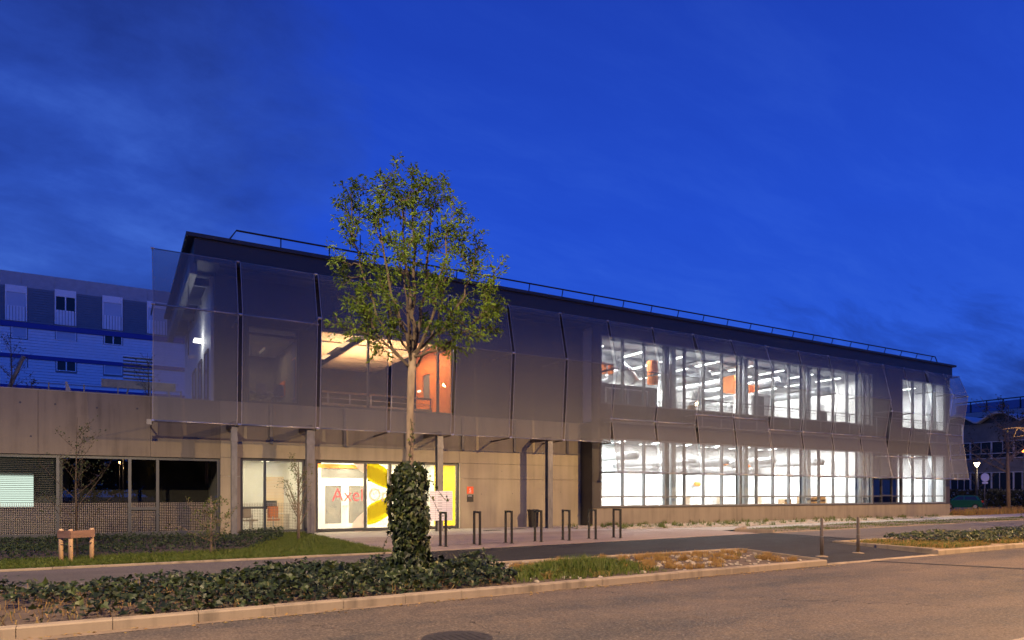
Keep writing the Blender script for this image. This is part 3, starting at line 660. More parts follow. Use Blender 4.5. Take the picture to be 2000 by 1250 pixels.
# --- sun screens: fabric stretched over bent lines of rods
XB = [1.05, 3.88, 6.75, 9.63, 12.52, 15.42, 18.31, 21.18, 24.07, 26.96, 29.84, 32.74, 35.63, 38.51, 41.39, 44.26, 46.73, 49.2, 51.63, 53.72]
TOP = (27.13, 10.26)
prof = []
for i in range(len(XB) - 1):
    if i < 7:
        z1 = 8.16 if i < 2 else 8.40 if i == 2 else 8.18 if i == 3 else 7.95
        prof.append([TOP, (26.56, z1), (26.85, 4.16)])
    else:
        x = XB[i] + .1
        z1, z2 = (7.78, 5.34) if x < 26.9 else (8.75, 5.88) if x < 32.7 else (7.82, 5.35) if x < 44.2 else (7.08, 4.12) if x < 49.1 else (8.72, 5.86)
        prof.append([TOP, (26.5, z1), (26.9, z2), (26.45, 2.68)])
for i, pr in enumerate(prof):
    x0, x1 = XB[i] + (.078 if i else 0), XB[i + 1] - (.078 if i < len(prof) - 1 else 0)
    parts = [pr[:3]] if i < 7 else [pr[:3], pr[2:]]
    for pp in parts:
        s = B()
        v = [(x, y, z) for y, z in pp for x in (x0, x1)]
        s._add(v, [(2 * k, 2 * k + 1, 2 * k + 3, 2 * k + 2) for k in range(len(pp) - 1)])
        so = s.o('screen_panel', 'screen', lab)
        for x in (x0, x1): B().tube([(x, y - .008, z) for y, z in pp], .011, 4).o('hem', 'hem', so)
    for k, (y, z) in enumerate(pr):
        rr = .018 if k == 0 else .035 if (i < 2 and k == 1) else .022 if (i < 7 and k == 2 and i > 1) or k == 1 else .04
        tube('screen_rod', 'rod', lab, [(XB[i] + .01, y + (.03 if k < 2 else .0), z), (XB[i + 1] - .01, y + (.03 if k < 2 else .0), z)], rr, 8)
for i, x in enumerate(XB):
    pr = prof[min(i, len(prof) - 1)]; y_in = 27.15 if i < 7 else YG
    for k, (y, z) in enumerate(pr):
        ye = 27.66 if k == 0 else (28.72 if i < 7 else YG + .02)
        if i == 0: ye = 27.2 if k == 0 else 28.7
        if i == 0 and k == 1: ye = 28.2
        if k in (0, 1) or (i >= 7): bar('screen_bracket', 'galv', lab, (x, y, z), (x, ye, z + (.0 if k else -.05)), .035, .07)
        B().tube([(x - .055, y - .01, z), (x + .055, y - .01, z)], .045 if k else .03, 10).o('rod_clamp', 'alu', lab)
for i in range(0, 8):
    x = XB[i]; bar('screen_bracket', 'brown_steel', lab, (x, 26.84, 4.15), (x, 28.72, 4.10), .03, .07)
box('bracket_plate', 'galv', lab, .86, 1.02, 26.8, 26.83, 4.02, 4.2)
# --- maintenance walkway behind the right-hand screens
box('walkway_grating', 'galv', lab, 21.3, 53.4, 27.0, YG - .02, 5.24, 5.29)
yr = 27.05
rl = B(); rl.tube([(26.2, yr, 6.72), (54.1, yr, 6.72)], .03, 6).tube([(26.2, yr, 6.55), (54.1, yr, 6.55)], .014, 5)
rl = rl.o('walkway_rail', 'galv', lab)
for x in np.arange(27.6, 54, 1.4425): box('rail_post', 'galv', rl, x - .025, x + .025, yr - .02, yr + .02, 5.25, 6.72)
box('rail_end_post', 'alu', rl, 54.0, 54.14, yr - .03, yr + .03, 5.3, 6.72)

# --- interior shell
def room(x0, x1, y0, y1, z0, z1, wm, fm, cm, name='interior_wall', left=True, right=True):
    box(name, wm, lab, x0, x1, y1, y1 + .1, z0, z1)
    if left: box(name, wm, lab, x0 - .1, x0, y0, y1, z0, z1)
    if right: box(name, wm, lab, x1, x1 + .1, y0, y1, z0, z1)
    box('interior_floor', fm, lab, x0, x1, y0, y1, z0 - .1, z0)
    box('interior_ceiling', cm, lab, x0, x1, y0, y1, z1, z1 + .1)
room(20.9, 44.0, YG + .25, 37, .1, 5.08, 'white', 'grey_floor', 'ceiling_deck'); room(20.9, 44.0, YG + .25, 37, 5.2, 10.0, 'white', 'grey_floor', 'ceiling_deck')
room(47.4, 53.25, YG + .25, 36, .1, 4.70, 'white', 'grey_floor', 'ceiling_deck'); room(47.4, 53.25, YG + .25, 36, 5.2, 10.0, 'white', 'grey_floor', 'ceiling_deck')
room(44.25, 47.2, YG + .25, 33, .1, 4.70, 'dim_wall', 'grey_floor', 'ceiling_deck')
def tubes(xs, ys, z, m, ln=1.9, wd=.2, power=0, lc=(1, 1, 1)):
    for x in xs:
        for y in ys:
            f = box('ceiling_light', 'white_gloss', lab, x - wd / 2 - .02, x + wd / 2 + .02, y, y + ln, z + .05, z + .1)
            box('light_tube', m, f, x - wd / 2, x + wd / 2, y + .03, y + ln - .03, z, z + .05)
            if power:
                ld = bpy.data.lights.new('tube_light', 'AREA'); ld.energy = power; ld.color = lc; ld.shape = 'RECTANGLE'; ld.size = wd; ld.size_y = ln - .1
                lo = bpy.data.objects.new('tube_light', ld); COL.objects.link(lo); lo.parent = f; lo.location = (0, 0, -.06)
XL = [22.3 + 2.885 * k for k in range(8)]
tubes(XL, (29.0, 31.6, 34.2), 4.96, 'tube_white', power=215, lc=(1, .99, .97)); tubes(XL, (29.0, 31.6, 34.2), 9.45, 'tube_white', power=215, lc=(1, .99, .97))
tubes((48.6, 51.4), (29.0, 32.0), 4.35, 'tube_white', power=160); tubes((48.6, 51.4), (29.0, 32.0), 9.45, 'tube_white', power=160)
# steel columns just behind the glass
for k in range(4):
    x = 26.15 + 5.77 * k
    for z0, z1 in ((.1, 5.06), (5.2, 10.0)):
        c = B(); c.box(x - .14, x + .14, 28.22, 28.24, z0, z1).box(x - .14, x + .14, 28.46, 28.48, z0, z1).box(x - .012, x + .012, 28.24, 28.46, z0, z1); c.o('column', 'frame_pale', lab)
        box('column_casing', 'duct', lab, x + .32, x + .62, 28.2, 28.5, z0, z1)
for x in (52.3,):
    for z0, z1 in ((.1, 4.7), (5.2, 10.0)): box('column_casing', 'duct', lab, x - .2, x + .2, 28.2, 28.5, z0, z1)
# ceiling ducts running back from the glass, pipes along the wall
for x, z, r, y0, y1 in [(24.9, 3.75, .21, 29.3, 36.8), (29.3, 3.55, .14, 29.3, 36.8), (33.2, 3.7, .2, 30.4, 36.8), (36.6, 3.75, .21, 29.6, 36.8), (35.6, 3.2, .13, 30, 36.8), (40.9, 3.75, .22, 29.2, 36.8),
                        (30.4, 8.75, .2, 29.2, 36.8), (34.4, 9.0, .22, 30, 36.8), (37.0, 8.9, .28, 29.6, 36.8), (36.4, 8.2, .16, 29.8, 36.8), (41.6, 8.6, .26, 29.2, 36.8)]:
    d = tube('duct', 'duct', lab, [(x, y0, z), (x, y1, z)], r, 16)
    for y in np.arange(y0 + .6, y1, 1.1): tube('duct_collar', 'duct', d, [(x, y, z), (x, y + .05, z)], r + .015, 16)
for x, z in ((25.6, 3.72), (33.9, 3.6), (36.0, 3.35)): B().obox((x, 31.2, z), (.12, 0, .05), (0, .1, 0), (-.04, 0, .12)).o('duct_damper', 'orange', lab)
for z in (3.2, 3.4, 8.0, 8.25): tube('wall_pipe', 'duct', lab, [(21.5, 36.85, z), (43.9, 36.85, z)], .05, 8)
# flexible foil ducts and orange drum units upstairs near the gable
tube('flexible_duct', 'duct', lab, [(21.3, 31, 9.0), (22.6, 30.4, 9.25), (24.0, 30.2, 9.1), (24.9, 30.0, 8.5), (25.3, 29.9, 7.9)], .28, 14)
tube('flexible_duct', 'duct', lab, [(21.6, 32, 7.6), (22.0, 31.4, 8.3), (22.9, 31.2, 9.0)], .22, 14)
tube('flexible_duct', 'duct', lab, [(23.2, 30.8, 7.6), (24.2, 30.6, 8.2), (25.0, 30.6, 8.9)], .22, 14)
for x, y, z0, z1, r in [(23.6, 30.6, 8.35, 9.0, .17), (24.1, 30.6, 8.35, 9.0, .17), (25.95, 29.2, 7.75, 9.05, .30), (24.0, 31.2, 7.4, 7.7, .2)]:
    B().lathe((x, y, z0), [(r, 0), (r, z1 - z0)], 16).o('orange_drum', 'orange', lab, False)
for k in range(3): box('acoustic_baffle', 'orange_wall', lab, 33.6 + k * .42, 33.66 + k * .42, 30.2, 31.3, 8.1, 9.1); box('acoustic_baffle', 'orange_wall', lab, 35.9 + k * .42, 35.96 + k * .42, 31.0, 32.1, 7.9, 8.8)
for y in np.arange(29.0, 36.9, 1.9): box('ceiling_joist', 'duct', lab, 21.0, 43.9, y - .05, y + .05, 9.80, 9.98); box('ceiling_joist', 'duct', lab, 21.0, 43.9, y - .05, y + .05, 4.90, 5.06)
# partition in the first upstairs bays (dimmer corner room behind the glass)
box('partition', 'dim_wall', lab, 21.0, 26.3, 29.2, 29.3, 5.2, 7.55)
pt = box('partition_frame', 'white', lab, 22.6, 25.6, 29.17, 29.19, 6.2, 7.35)
box('partition_glass', 'dim_wall', pt, 22.7, 24.1, 29.15, 29.168, 6.25, 7.28); box('partition_glass', 'dim_wall', pt, 24.2, 25.5, 29.15, 29.168, 6.25, 7.28)
bn = B(); bn.lathe((27.15, 29.0, 5.2), [(.55, 0), (.5, .6), (.30, 2.1), (.22, 2.25)], 20); tag(bn.o('insulated_cowl', 'duct', None, True), 'foil wrapped conical cowl standing behind the upper laboratory glass', 'duct cowl')

# things inside the laboratory
def thing_box(name, m, x0, x1, y0, y1, z0, z1, label, cat, group=None): 
    b_ = B().bev(x0, x1, y0, y1, z0, z1, .015); o_ = b_.o(name, m); return tag(o_, label, cat, group)
def bench(x0, x1, y0, y1, z, label, group=None):
    r = empty('laboratory_bench', ((x0 + x1) / 2, (y0 + y1) / 2, z), label, 'bench', group)
    box('worktop', 'white_gloss', r, x0, x1, y0, y1, z + .86, z + .9); 
    for x in (x0 + .05, x1 - .05):
        for y in (y0 + .05, y1 - .05): box('leg', 'alu', r, x - .025, x + .025, y - .025, y + .025, z, z + .86)
    box('cabinet', 'white', r, x0 + .2, x0 + .9, y0 + .08, y1 - .08, z + .1, z + .84)
    return r
for k, x in enumerate((28.2, 31.0, 34.4, 38.6)):
    bench(x, x + 1.8, 29.6, 30.4, .1, ORD[k] + ' white bench behind the ground floor glazing from the dark return panel', 'ground floor laboratory benches')
    thing_box('analyser', 'white_gloss', x + .5, x + 1.1, 29.7, 30.2, 1.0, 1.45, 'white boxy analyser on the ' + ORD[k] + ' ground floor bench from the dark return panel', 'instrument', 'analysers on the ground floor benches')
    t_ = empty('swivel_arm', (x + .2, 29.9, 1.0), 'slim grey arm on the ' + ORD[k] + ' ground floor bench from the dark return panel', 'equipment arm', 'swivel arms on the benches')
    tube('post', 'alu', t_, [(x + .2, 29.9, 1.0), (x + .2, 29.9, 2.0)], .02, 6); tube('boom', 'alu', t_, [(x + .2, 29.9, 1.75), (x + .75, 29.9, 1.72)], .015, 6); box('monitor', 'plastic_black', t_, x + .7, x + .78, 29.85, 29.95, 1.3, 1.5)
for k, (x, h) in enumerate(((38.0, .5), (38.75, .42), (36.2, .3), (39.6, .48))): thing_box('cardboard_box', 'carton', x, x + .6, 28.5, 29.0, .98, .98 + h, ['tallest brown carton behind the lower glazing', 'brown carton beside the tallest carton behind the lower glazing', 'flat brown carton behind the lower glazing near a column', 'brown carton at the end of the row behind the lower glazing'][k], 'carton')
thing_box('storage_shelf', 'white', 35.9, 41.5, 28.4, 29.1, .1, .98, 'long white low shelf carrying the cartons behind the lower glazing', 'shelf')
thing_box('equipment_panel', 'dim_wall', 33.1, 34.05, 28.3, 28.45, 5.2, 7.55, 'tall grey board leaning close behind the upper glazing', 'board')
thing_box('equipment_panel', 'dim_wall', 39.3, 40.1, 28.3, 28.5, 5.2, 7.0, 'shorter grey board beside an upper column', 'board')
thing_box('machine_housing', 'white_gloss', 34.6, 36.6, 29.6, 31.2, 5.2, 8.0, 'large white machine housing in the upper laboratory', 'machine')
thing_box('cabinet', 'white', 41.9, 42.5, 30.2, 31.0, 5.2, 7.8, 'tall white cabinet at the end of the upper laboratory', 'cabinet')
thing_box('cardboard_box', 'carton', 41.7, 42.2, 28.3, 28.7, 6.15, 6.42, 'small brown carton on the sill of the upper laboratory', 'carton')
thing_box('window_ledge', 'white', 27.9, 43.6, 28.05, 28.9, 5.95, 6.13, 'white ledge running behind the upper laboratory glazing', 'ledge')
thing_box('desktop_device', 'carton', 28.0, 28.35, 28.3, 28.6, 6.132, 6.62, 'beige tabletop device on the ledge beside the foil cowl', 'device')
thing_box('crate', 'white_gloss', 40.1, 41.9, 29.6, 30.6, .1, 1.35, 'white barred crate in the ground floor laboratory', 'crate')
for x in (44.7, 45.6): B().tube([(x, 30.4, 2.9), (x + .5, 30.4, 3.1), (x + .9, 30.4, 2.7)], .09, 8).o('orange_pipe', 'orange', lab)
for x0, z in ((31.4, 2.35), (31.72, 2.35)): B().tube([(x0 + 5.6, 36.95, z), (x0 + 5.6, 36.85, z)], .16, 16).o('wall_sleeve', 'orange', lab)

# --- upper lobby: cream acoustic ceiling, orange wall, balustrade
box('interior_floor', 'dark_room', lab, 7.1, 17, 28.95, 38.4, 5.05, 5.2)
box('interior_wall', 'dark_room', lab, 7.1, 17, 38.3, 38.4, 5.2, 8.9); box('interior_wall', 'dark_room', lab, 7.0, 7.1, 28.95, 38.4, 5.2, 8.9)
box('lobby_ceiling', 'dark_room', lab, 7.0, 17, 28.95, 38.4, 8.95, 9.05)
ow = B(); x = 13.62
ow.box(x, x + .2, 28.96, 33.7, 5.2, 6.4).box(x, x + .2, 28.96, 33.7, 7.7, 8.94).box(x, x + .2, 28.96, 31.9, 6.4, 7.7).box(x, x + .2, 32.9, 33.7, 6.4, 7.7); ow = ow.o('orange_wall', 'orange_wall', lab)
box('wall_recess', 'dim_wall', ow, 13.70, 13.78, 31.9, 32.9, 6.4, 7.7)
box('amber_edge', 'amber', lab, 13.40, 13.55, 28.9, 28.95, 5.27, 8.45)
for i, (y0, y1) in enumerate(((29.05, 31.3), (31.6, 34.7), (35.0, 38.2))):
    for x0, x1 in ((7.15, 9.05), (9.75, 12.9)):
        box('acoustic_panel', 'cream', lab, x0, x1, y0, y1, 8.62, 8.68)
    for x in (9.25,): box('ceiling_lamp', 'tube_lobby', lab, x, x + .3, y0 + .4, y0 + 1.6, 8.80, 8.83)
tubes((8.2, 12.6), (29.4, 31.6), 8.56, 'tube_lobby', 1.3, .12, 80, (1, .72, .45))  # lamps added to brighten the orange wall and the balustrade
br = B().box(7.2, 12.6, 29.25, 29.32, 5.95, 6.03).o('balustrade', 'wood', lab)
box('balustrade_ledge', 'cream', br, 7.2, 12.6, 29.2, 29.4, 5.42, 5.50)
tube('balustrade_wire', 'alu', br, [(7.2, 29.28, 5.72), (12.6, 29.28, 5.72)], .012, 5)
for x in np.arange(7.8, 12.6, .95): box('balustrade_post', 'alu', br, x - .02, x + .02, 29.26, 29.31, 5.5, 5.95)
ex = box('exit_sign', 'exit_green', lab, 8.9, 9.35, 37.9, 37.98, 8.15, 8.35)
box('wall_lamp', 'tube_recept', lab, 13.5, 13.6, 33.0, 33.25, 6.9, 6.98)
for nm, loc, sz, pw, cl in [('added_lobby_fill', (10.0, 32.0, 5.6), (3, 4), 620, (1, .66, .36))]:
    ld = bpy.data.lights.new(nm, 'AREA'); ld.energy = pw; ld.color = cl; ld.shape = 'RECTANGLE'; ld.size, ld.size_y = sz; ld.spread = R(125)
    lo = bpy.data.objects.new(nm, ld); COL.objects.link(lo); lo.location = loc; lo.rotation_euler = (math.pi, 0, 0)
up = empty('added_uplighter', (10.0, 32.0, 5.2), 'low cream light box added on the upper lobby floor to brighten the ceiling', 'added light'); box('housing', 'cream', up, 8.5, 11.5, 30, 34, 5.2, 5.55)  # invented box and its lamp, added to brighten the lobby ceiling
lo.parent = up; lo.location = (0, 0, .4)
# --- meeting room upstairs (dim)
box('interior_floor', 'grey_floor', lab, 3.4, 6.98, 28.95, 36, 5.05, 5.2); box('interior_wall', 'dim_wall', lab, 3.4, 6.98, 36, 36.1, 5.2, 8.9); box('interior_ceiling', 'ceiling_deck', lab, 3.4, 6.98, 28.95, 36, 8.5, 8.6)
box('interior_wall', 'dim_wall', lab, 6.9, 6.98, 28.95, 36, 5.2, 8.5)
dr = box('inner_door_frame', 'orange', lab, 6.84, 6.895, 31.0, 31.9, 5.9, 7.7); box('inner_door_glass', 'dim_wall', dr, 6.80, 6.838, 31.1, 31.8, 5.9, 7.6)
box('noticeboard', 'orange', lab, 6.85, 6.895, 33.5, 34.6, 6.3, 7.0)
tubes((4.3, 5.9), (33.2,), 8.35, 'tube_dim', 1.3, .08, 22, (1, .72, .45))
mt = empty('meeting_table', (5.2, 31.6, 5.2), 'pale meeting table in the dim upper room', 'table'); box('tabletop', 'white', mt, 4.3, 6.2, 30.6, 32.6, 5.92, 5.96)
for x in (4.4, 6.1):
    for y in (30.7, 32.5): box('leg', 'alu', mt, x - .03, x + .03, y - .03, y + .03, 5.2, 5.92)
def office_chair(x, y, z, rot, label, m='chair_grey', group=None):
    r = empty('office_chair', (x, y, z), label, 'chair', group); ca, sa = math.cos(rot), math.sin(rot)
    def T(p): return (x + p[0] * ca - p[1] * sa, y + p[0] * sa + p[1] * ca, z + p[2])
    ax, ay = np.array((ca, sa, 0)), np.array((-sa, ca, 0))
    B().obox(T((0, 0, .47)), ax * .23, ay * .23, (0, 0, .035)).o('seat', m, r); B().obox(T((0, .23, .80)), ax * .21, ay * .025, (0, 0, .24)).o('backrest', m, r)
    B().tube([T((0, 0, .1)), T((0, 0, .45))], .03, 8).o('gas_post', 'alu', r); B().tube([T((0, .2, .45)), T((0, .26, .62))], .02, 6).o('back_support', 'alu', r)
    bs = B()
    for k in range(5): a = k * 1.2566; bs.bar(T((0, 0, .11)), T((.3 * math.cos(a), .3 * math.sin(a), .07)), .04, .03)
    bs.o('star_base', 'alu', r)
    for k in range(5): a = k * 1.2566; B().tube([T((.3 * math.cos(a), .3 * math.sin(a) - .015, .03)), T((.3 * math.cos(a), .3 * math.sin(a) + .015, .03))], .03, 8).o('castor', 'plastic_black', r)
    return r
for k in range(3): office_chair(4.5 + k * .7, 30.2, 5.2, math.pi, ORD[k] + ' grey swivel chair at the dim upstairs table from the terrace side', group='meeting room chairs')

# --- reception behind the entrance glazing
box('interior_floor', 'white', lab, 7.0, 14.2, 28.95, 34.5, .0, .03); box('interior_ceiling', 'white', lab, 7.0, 14.2, 28.95, 34.5, 3.25, 3.35)
box('yellow_wall', 'yellow', lab, 14.0, 14.12, 28.97, 32.2, .03, 3.25); box('interior_wall', 'white', lab, 14.0, 14.1, 32.2, 34.5, .03, 3.25); box('interior_wall', 'white', lab, 6.96, 7.02, 28.97, 34.5, .03, 3.25)
# inner white screen wall with glazed double door
Yi = 31.4
iw = B(); iw.box(7.05, 7.25, Yi, Yi + .1, .03, 3.25).box(7.9, 8.05, Yi, Yi + .1, .03, 3.25).box(10.4, 14.0, Yi + 1.6, Yi + 1.7, .03, 3.25).box(8.05, 10.4, Yi, Yi + .1, 2.2, 2.34).box(7.05, 10.4, Yi, Yi + .1, 2.98, 3.25).box(10.25, 10.4, Yi, Yi + .1, .03, 2.98).box(7.25, 7.9, Yi, Yi + .1, .03, .3)
iw = iw.o('inner_partition', 'white', lab)
box('orange_lintel', 'orange', iw, 7.25, 10.25, Yi - .01, Yi + .05, 2.80, 2.98)
for x0, x1, z0, z1 in ((7.25, 7.9, .3, 2.8), (8.05, 10.25, 2.34, 2.8)): box('partition_glazing', 'dim_wall', iw, x0, x1, Yi + .04, Yi + .06, z0, z1)
for x0 in (8.06, 9.16):
    d = B().box(x0, x0 + .17, Yi, Yi + .06, .04, 2.2).box(x0 + .92, x0 + 1.09, Yi, Yi + .06, .04, 2.2).box(x0 + .17, x0 + .92, Yi, Yi + .06, 1.98, 2.2).box(x0 + .17, x0 + .92, Yi, Yi + .06, .04, .24).o('inner_door', 'white', lab)
    box('door_glazing', 'dim_wall', d, x0 + .17, x0 + .92, Yi + .03, Yi + .05, .24, 1.98)
    box('door_handle', 'alu', d, x0 + (.98 if x0 < 9 else .03), x0 + (1.06 if x0 < 9 else .11), Yi - .05, Yi - .003, 1.03, 1.07)
tubes((7.7, 9.2, 10.9, 12.6), (29.2, 30.3), 3.15, 'tube_recept', .9, .3, 42, (1, .88, .60)); tubes((11.5, 13), (31.8,), 3.15, 'tube_recept', .9, .3, 42, (1, .88, .60))
tag(box('picture_frame', 'white', None, 13.5, 13.95, 32.9, 32.99, 1.3, 2.35), 'framed green picture on the white wall inside the entrance', 'picture')
# entrance glazing
entr = window(lab, 7.14, 13.74, .03, 3.03, YW + .08, .11, .12, (9.29, 10.42, 11.5, 11.78), (), 'frame', 'glass_clear', name='entrance_glazing')
B().tube([(10.28, YW + .04, .8), (10.28, YW + .04, 2.9)], .025, 8).o('pull_handle', 'alu', entr)
# lettering and petals printed on the glass
def text(s, x, z, size, Y, m, parent, name='lettering', sx=1., off=0., th=.004):
    cu = bpy.data.curves.new('txt', 'FONT'); cu.body = s; cu.size = size; cu.extrude = th / 2; cu.offset = off
    to = bpy.data.objects.new('txt', cu); COL.objects.link(to); bpy.context.view_layer.update()
    me = bpy.data.meshes.new_from_object(to.evaluated_get(bpy.context.evaluated_depsgraph_get()))
    v = [(x + q.co.x * sx, Y - q.co.z, z + q.co.y) for q in me.vertices]; f = [tuple(p_.vertices) for p_ in me.polygons]
    bpy.data.objects.remove(to); bpy.data.curves.remove(cu); bpy.data.meshes.remove(me)
    return mk(name, v, f, m, parent)
yt = YW + .105
def petal(cx, cz, L, wd, ang, m, dy, lim=(7.27, 13.6)):
    ca, sa = math.cos(ang), math.sin(ang); pts = []
    for k in range(40):
        a = 2 * math.pi * k / 40; px_ = L * .5 * (1 + math.cos(a)); pz_ = wd * .5 * math.sin(a) * (.45 + .55 * (px_ / L))
        pts.append((min(lim[1], max(lim[0], cx + px_ * ca - pz_ * sa)), yt - dy, cz + px_ * sa + pz_ * ca))
    return B().prism(pts, (0, .002, 0)).o('printed_petal', m, entr)
LL, RR = (7.3, 9.22), (9.37, 10.34)
for an, dz in ((149, .06), (211, -.06)):
    petal(11.25, 1.66 + dz, 2.95, 1.0, R(an), 'white_film', .000, LL)
    petal(11.25, 1.66 + dz, 2.5, 1.1, R(an + (3 if an < 180 else -3)), 'yellow_film', .004, RR); petal(11.25, 1.66 + dz, 2.3, .75, R(an + (5 if an < 180 else -5)), 'pale_film', .000, RR)
text('Axel', 7.83, 1.30, .80, yt - .014, 'pink_film', entr, sx=.93, off=-.002)
text('One', 9.42, 1.30, .80, yt - .014, 'white_film', entr, sx=.86, off=.014)

# --- office beside the entrance
window(lab, 4.2, 6.7, .06, 3.02, YW + .08, .09, .12, (5.13,), (), 'frame', 'glass', tz_by={0: (1.06,)})
box('interior_floor', 'grey_floor', lab, 3.6, 6.95, 28.95, 33.2, .0, .04); box('interior_wall', 'white', lab, 3.6, 6.95, 33.2, 33.3, .04, 3.2); box('interior_wall', 'white', lab, 3.5, 3.6, 28.97, 33.2, .04, 3.2); box('interior_ceiling', 'white', lab, 3.6, 6.95, 28.95, 33.2, 3.2, 3.3)
box('interior_wall', 'white', lab, 6.86, 6.955, 28.97, 33.2, .04, 3.2)
box('office_door', 'cream', lab, 5.9, 6.75, 33.14, 33.195, .05, 2.4)
tubes((4.3, 5.8), (29.9, 31.5), 3.08, 'tube_office', 1.1, .3, 16, (1, .86, .55))
bl = B()
for z in np.arange(1.15, 2.95, .06): bl.box(4.3, 6.6, YW + .24, YW + .245, z, z + .012)
bl.o('blind_slats', 'white', lab)['kind'] = 'stuff'
B().poly([(4.3, YW + .125, .1), (6.6, YW + .125, .1), (6.6, YW + .125, 1.25), (4.3, YW + .125, 1.25)]).o('dot_print', 'frit', lab)
office_chair(4.75, 30.0, .04, .5, 'grey swivel chair by the office window beside the entrance'); office_chair(5.75, 30.3, .04, math.pi - .3, 'orange backed swivel chair under the office monitor', 'orange')
dk = empty('office_desk', (5.6, 30.9, .04), 'white office desk carrying the monitor', 'desk'); box('tabletop', 'white', dk, 4.9, 6.5, 30.6, 31.3, .74, .78)
for x in (4.95, 6.45): box('leg', 'alu', dk, x - .03, x + .03, 30.65, 31.25, .04, .74)
mo = empty('monitor', (5.7, 30.8, .78), 'black flat monitor on the office desk', 'monitor'); box('screen', 'plastic_black', mo, 5.42, 5.98, 30.78, 30.82, .95, 1.32); box('stand', 'plastic_black', mo, 5.66, 5.74, 30.8, 30.84, .8, 1.0); box('foot', 'plastic_black', mo, 5.55, 5.85, 30.75, 30.92, .78, .80)

# --- open roof terrace at the gable end
box('gable_wall', 'white', lab, 3.14, 3.25, 28.96, 41, 4.8, 10.1)
for y0, y1, z0 in ((29.6, 30.9, 5.0), (32.0, 33.4, 5.0), (34.5, 36.0, 5.0)):
    g = B().box(3.08, 3.135, y0, y0 + .08, z0, 7.4).box(3.08, 3.135, y1 - .08, y1, z0, 7.4).box(3.08, 3.135, y0 + .08, y1 - .08, 7.3, 7.4).o('terrace_door_frame', 'frame', lab); box('terrace_door_glass', 'dark_glass', g, 3.10, 3.13, y0 + .08, y1 - .08, z0, 7.3)
box('terrace_floor', 'old_concrete', lab, -12, 3.14, 29.0, 41, 4.55, 4.65)
tl = box('terrace_lamp', 'terrace_light', lab, 2.80, 3.13, 31.6, 32.2, 8.10, 8.18)
ld = bpy.data.lights.new('terrace_glow', 'POINT'); ld.energy = 40; ld.color = (.96, 1, .94); ld.shadow_soft_size = .2; lo = bpy.data.objects.new('terrace_glow', ld); COL.objects.link(lo); lo.parent = tl; lo.location = (-.45, 0, .05)
for x in (2.42,): box('roof_beam', 'frame_pale', lab, x - .13, x + .13, 27.75, 40.9, 9.75, 10.15)
for y in (29.5, 32.5, 35.5, 38.5): box('cross_beam', 'frame_pale', lab, 2.56, 3.13, y - .08, y + .08, 9.8, 10.1)
gr = B()
for z in (5.05, 5.3, 5.55, 5.8, 6.05): gr.tube([(-3.0, 33, z), (2.4, 33, z)], .014, 5)
gr = gr.o('terrace_rail', 'galv', lab)
for x in (-2.4, -1.2, 0, 1.2, 2.38): box('terrace_rail_post', 'galv', gr, x - .025, x + .025, 32.97, 33.03, 4.6, 6.08)
box('stair_stringer', 'galv', lab, -.6, 2.2, 33.4, 33.5, 6.1, 6.45)
for x, s in ((0.4, 1), (1.9, -1)): bar('stair_strut', 'galv', lab, (x, 33.4, 6.15), (x - .35 * s, 33.4, 4.66), .1, .06)
for k in range(8): box('stair_tread', 'galv', lab, .2 + .0 * k, 1.4, 33.6 + .28 * k, 33.85 + .28 * k, 6.4 + .2 * k, 6.44 + .2 * k)
tag(B().obox((2.55, 29.6, 7.0), (.16, 0, 0), (0, .1, .02), (0, 0, .06)).o('security_camera', 'white'), 'small white security camera hanging in front of the terrace doors', 'camera')
tube('camera_pole', 'galv', lab, [(2.4, 29.6, 7.0), (2.4, 29.6, 9.8)], .02, 6)

# ================================================================== CONCRETE WING
wing = empty('concrete_wing', (-3, 28.7, 0), 'low concrete wing with a deep blank parapet over dark windows', 'building')
for x0, x1 in ((-12, -7.4), (-7.39, -2.4), (-2.39, 1.05), (1.06, 3.45)): box('concrete_panel', 'wing_concrete', wing, x0, x1, YW, YW + .3, 2.99, 5.21)
for x, z in ((-2.9, 4.75), (-1.9, 4.75), (-.65, 4.7), (.62, 4.75), (-2.6, 3.6)): B().tube([(x, YW - .003, z), (x, YW + .05, z)], .035, 10).o('tie_hole', 'ink', wing)
box('sill', 'frame', wing, -12, 3.46, YW - .02, YW + .25, 0, .10)
ww = window(wing, -12, 3.45, .10, 2.98, YW + .10, .10, .14, (-6.7, -1.83, .38, 1.29), (), 'frame', 'glass_dark', tz_by={3: (1.06,)})
B().poly([(-12, YW + .155, .2), (3.35, YW + .155, .2), (3.35, YW + .155, 1.29), (-12, YW + .155, 1.29)]).o('dot_print', 'frit', wing)
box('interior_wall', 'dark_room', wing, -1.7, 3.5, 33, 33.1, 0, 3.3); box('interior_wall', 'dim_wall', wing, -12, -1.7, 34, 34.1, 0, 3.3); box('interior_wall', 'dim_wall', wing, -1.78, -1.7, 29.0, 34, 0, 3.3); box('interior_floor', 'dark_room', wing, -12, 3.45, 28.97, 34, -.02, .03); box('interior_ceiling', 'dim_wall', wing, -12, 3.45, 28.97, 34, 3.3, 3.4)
pj = tag(box('projection_screen', 'white', None, -9.5, PX(66, 33.8), 33.8, 33.84, 1.05, 2.45), 'glowing pale green projection screen in the lit wing room', 'projection screen'); box('projected_image', 'projection', pj, -9.4, PX(65, 33.78), 33.77, 33.797, 1.1, PZ(30, 929, 33.78))
ld = bpy.data.lights.new('projector_light', 'POINT'); ld.energy = 25; ld.color = (.8, 1, .8); ld.shadow_soft_size = .2
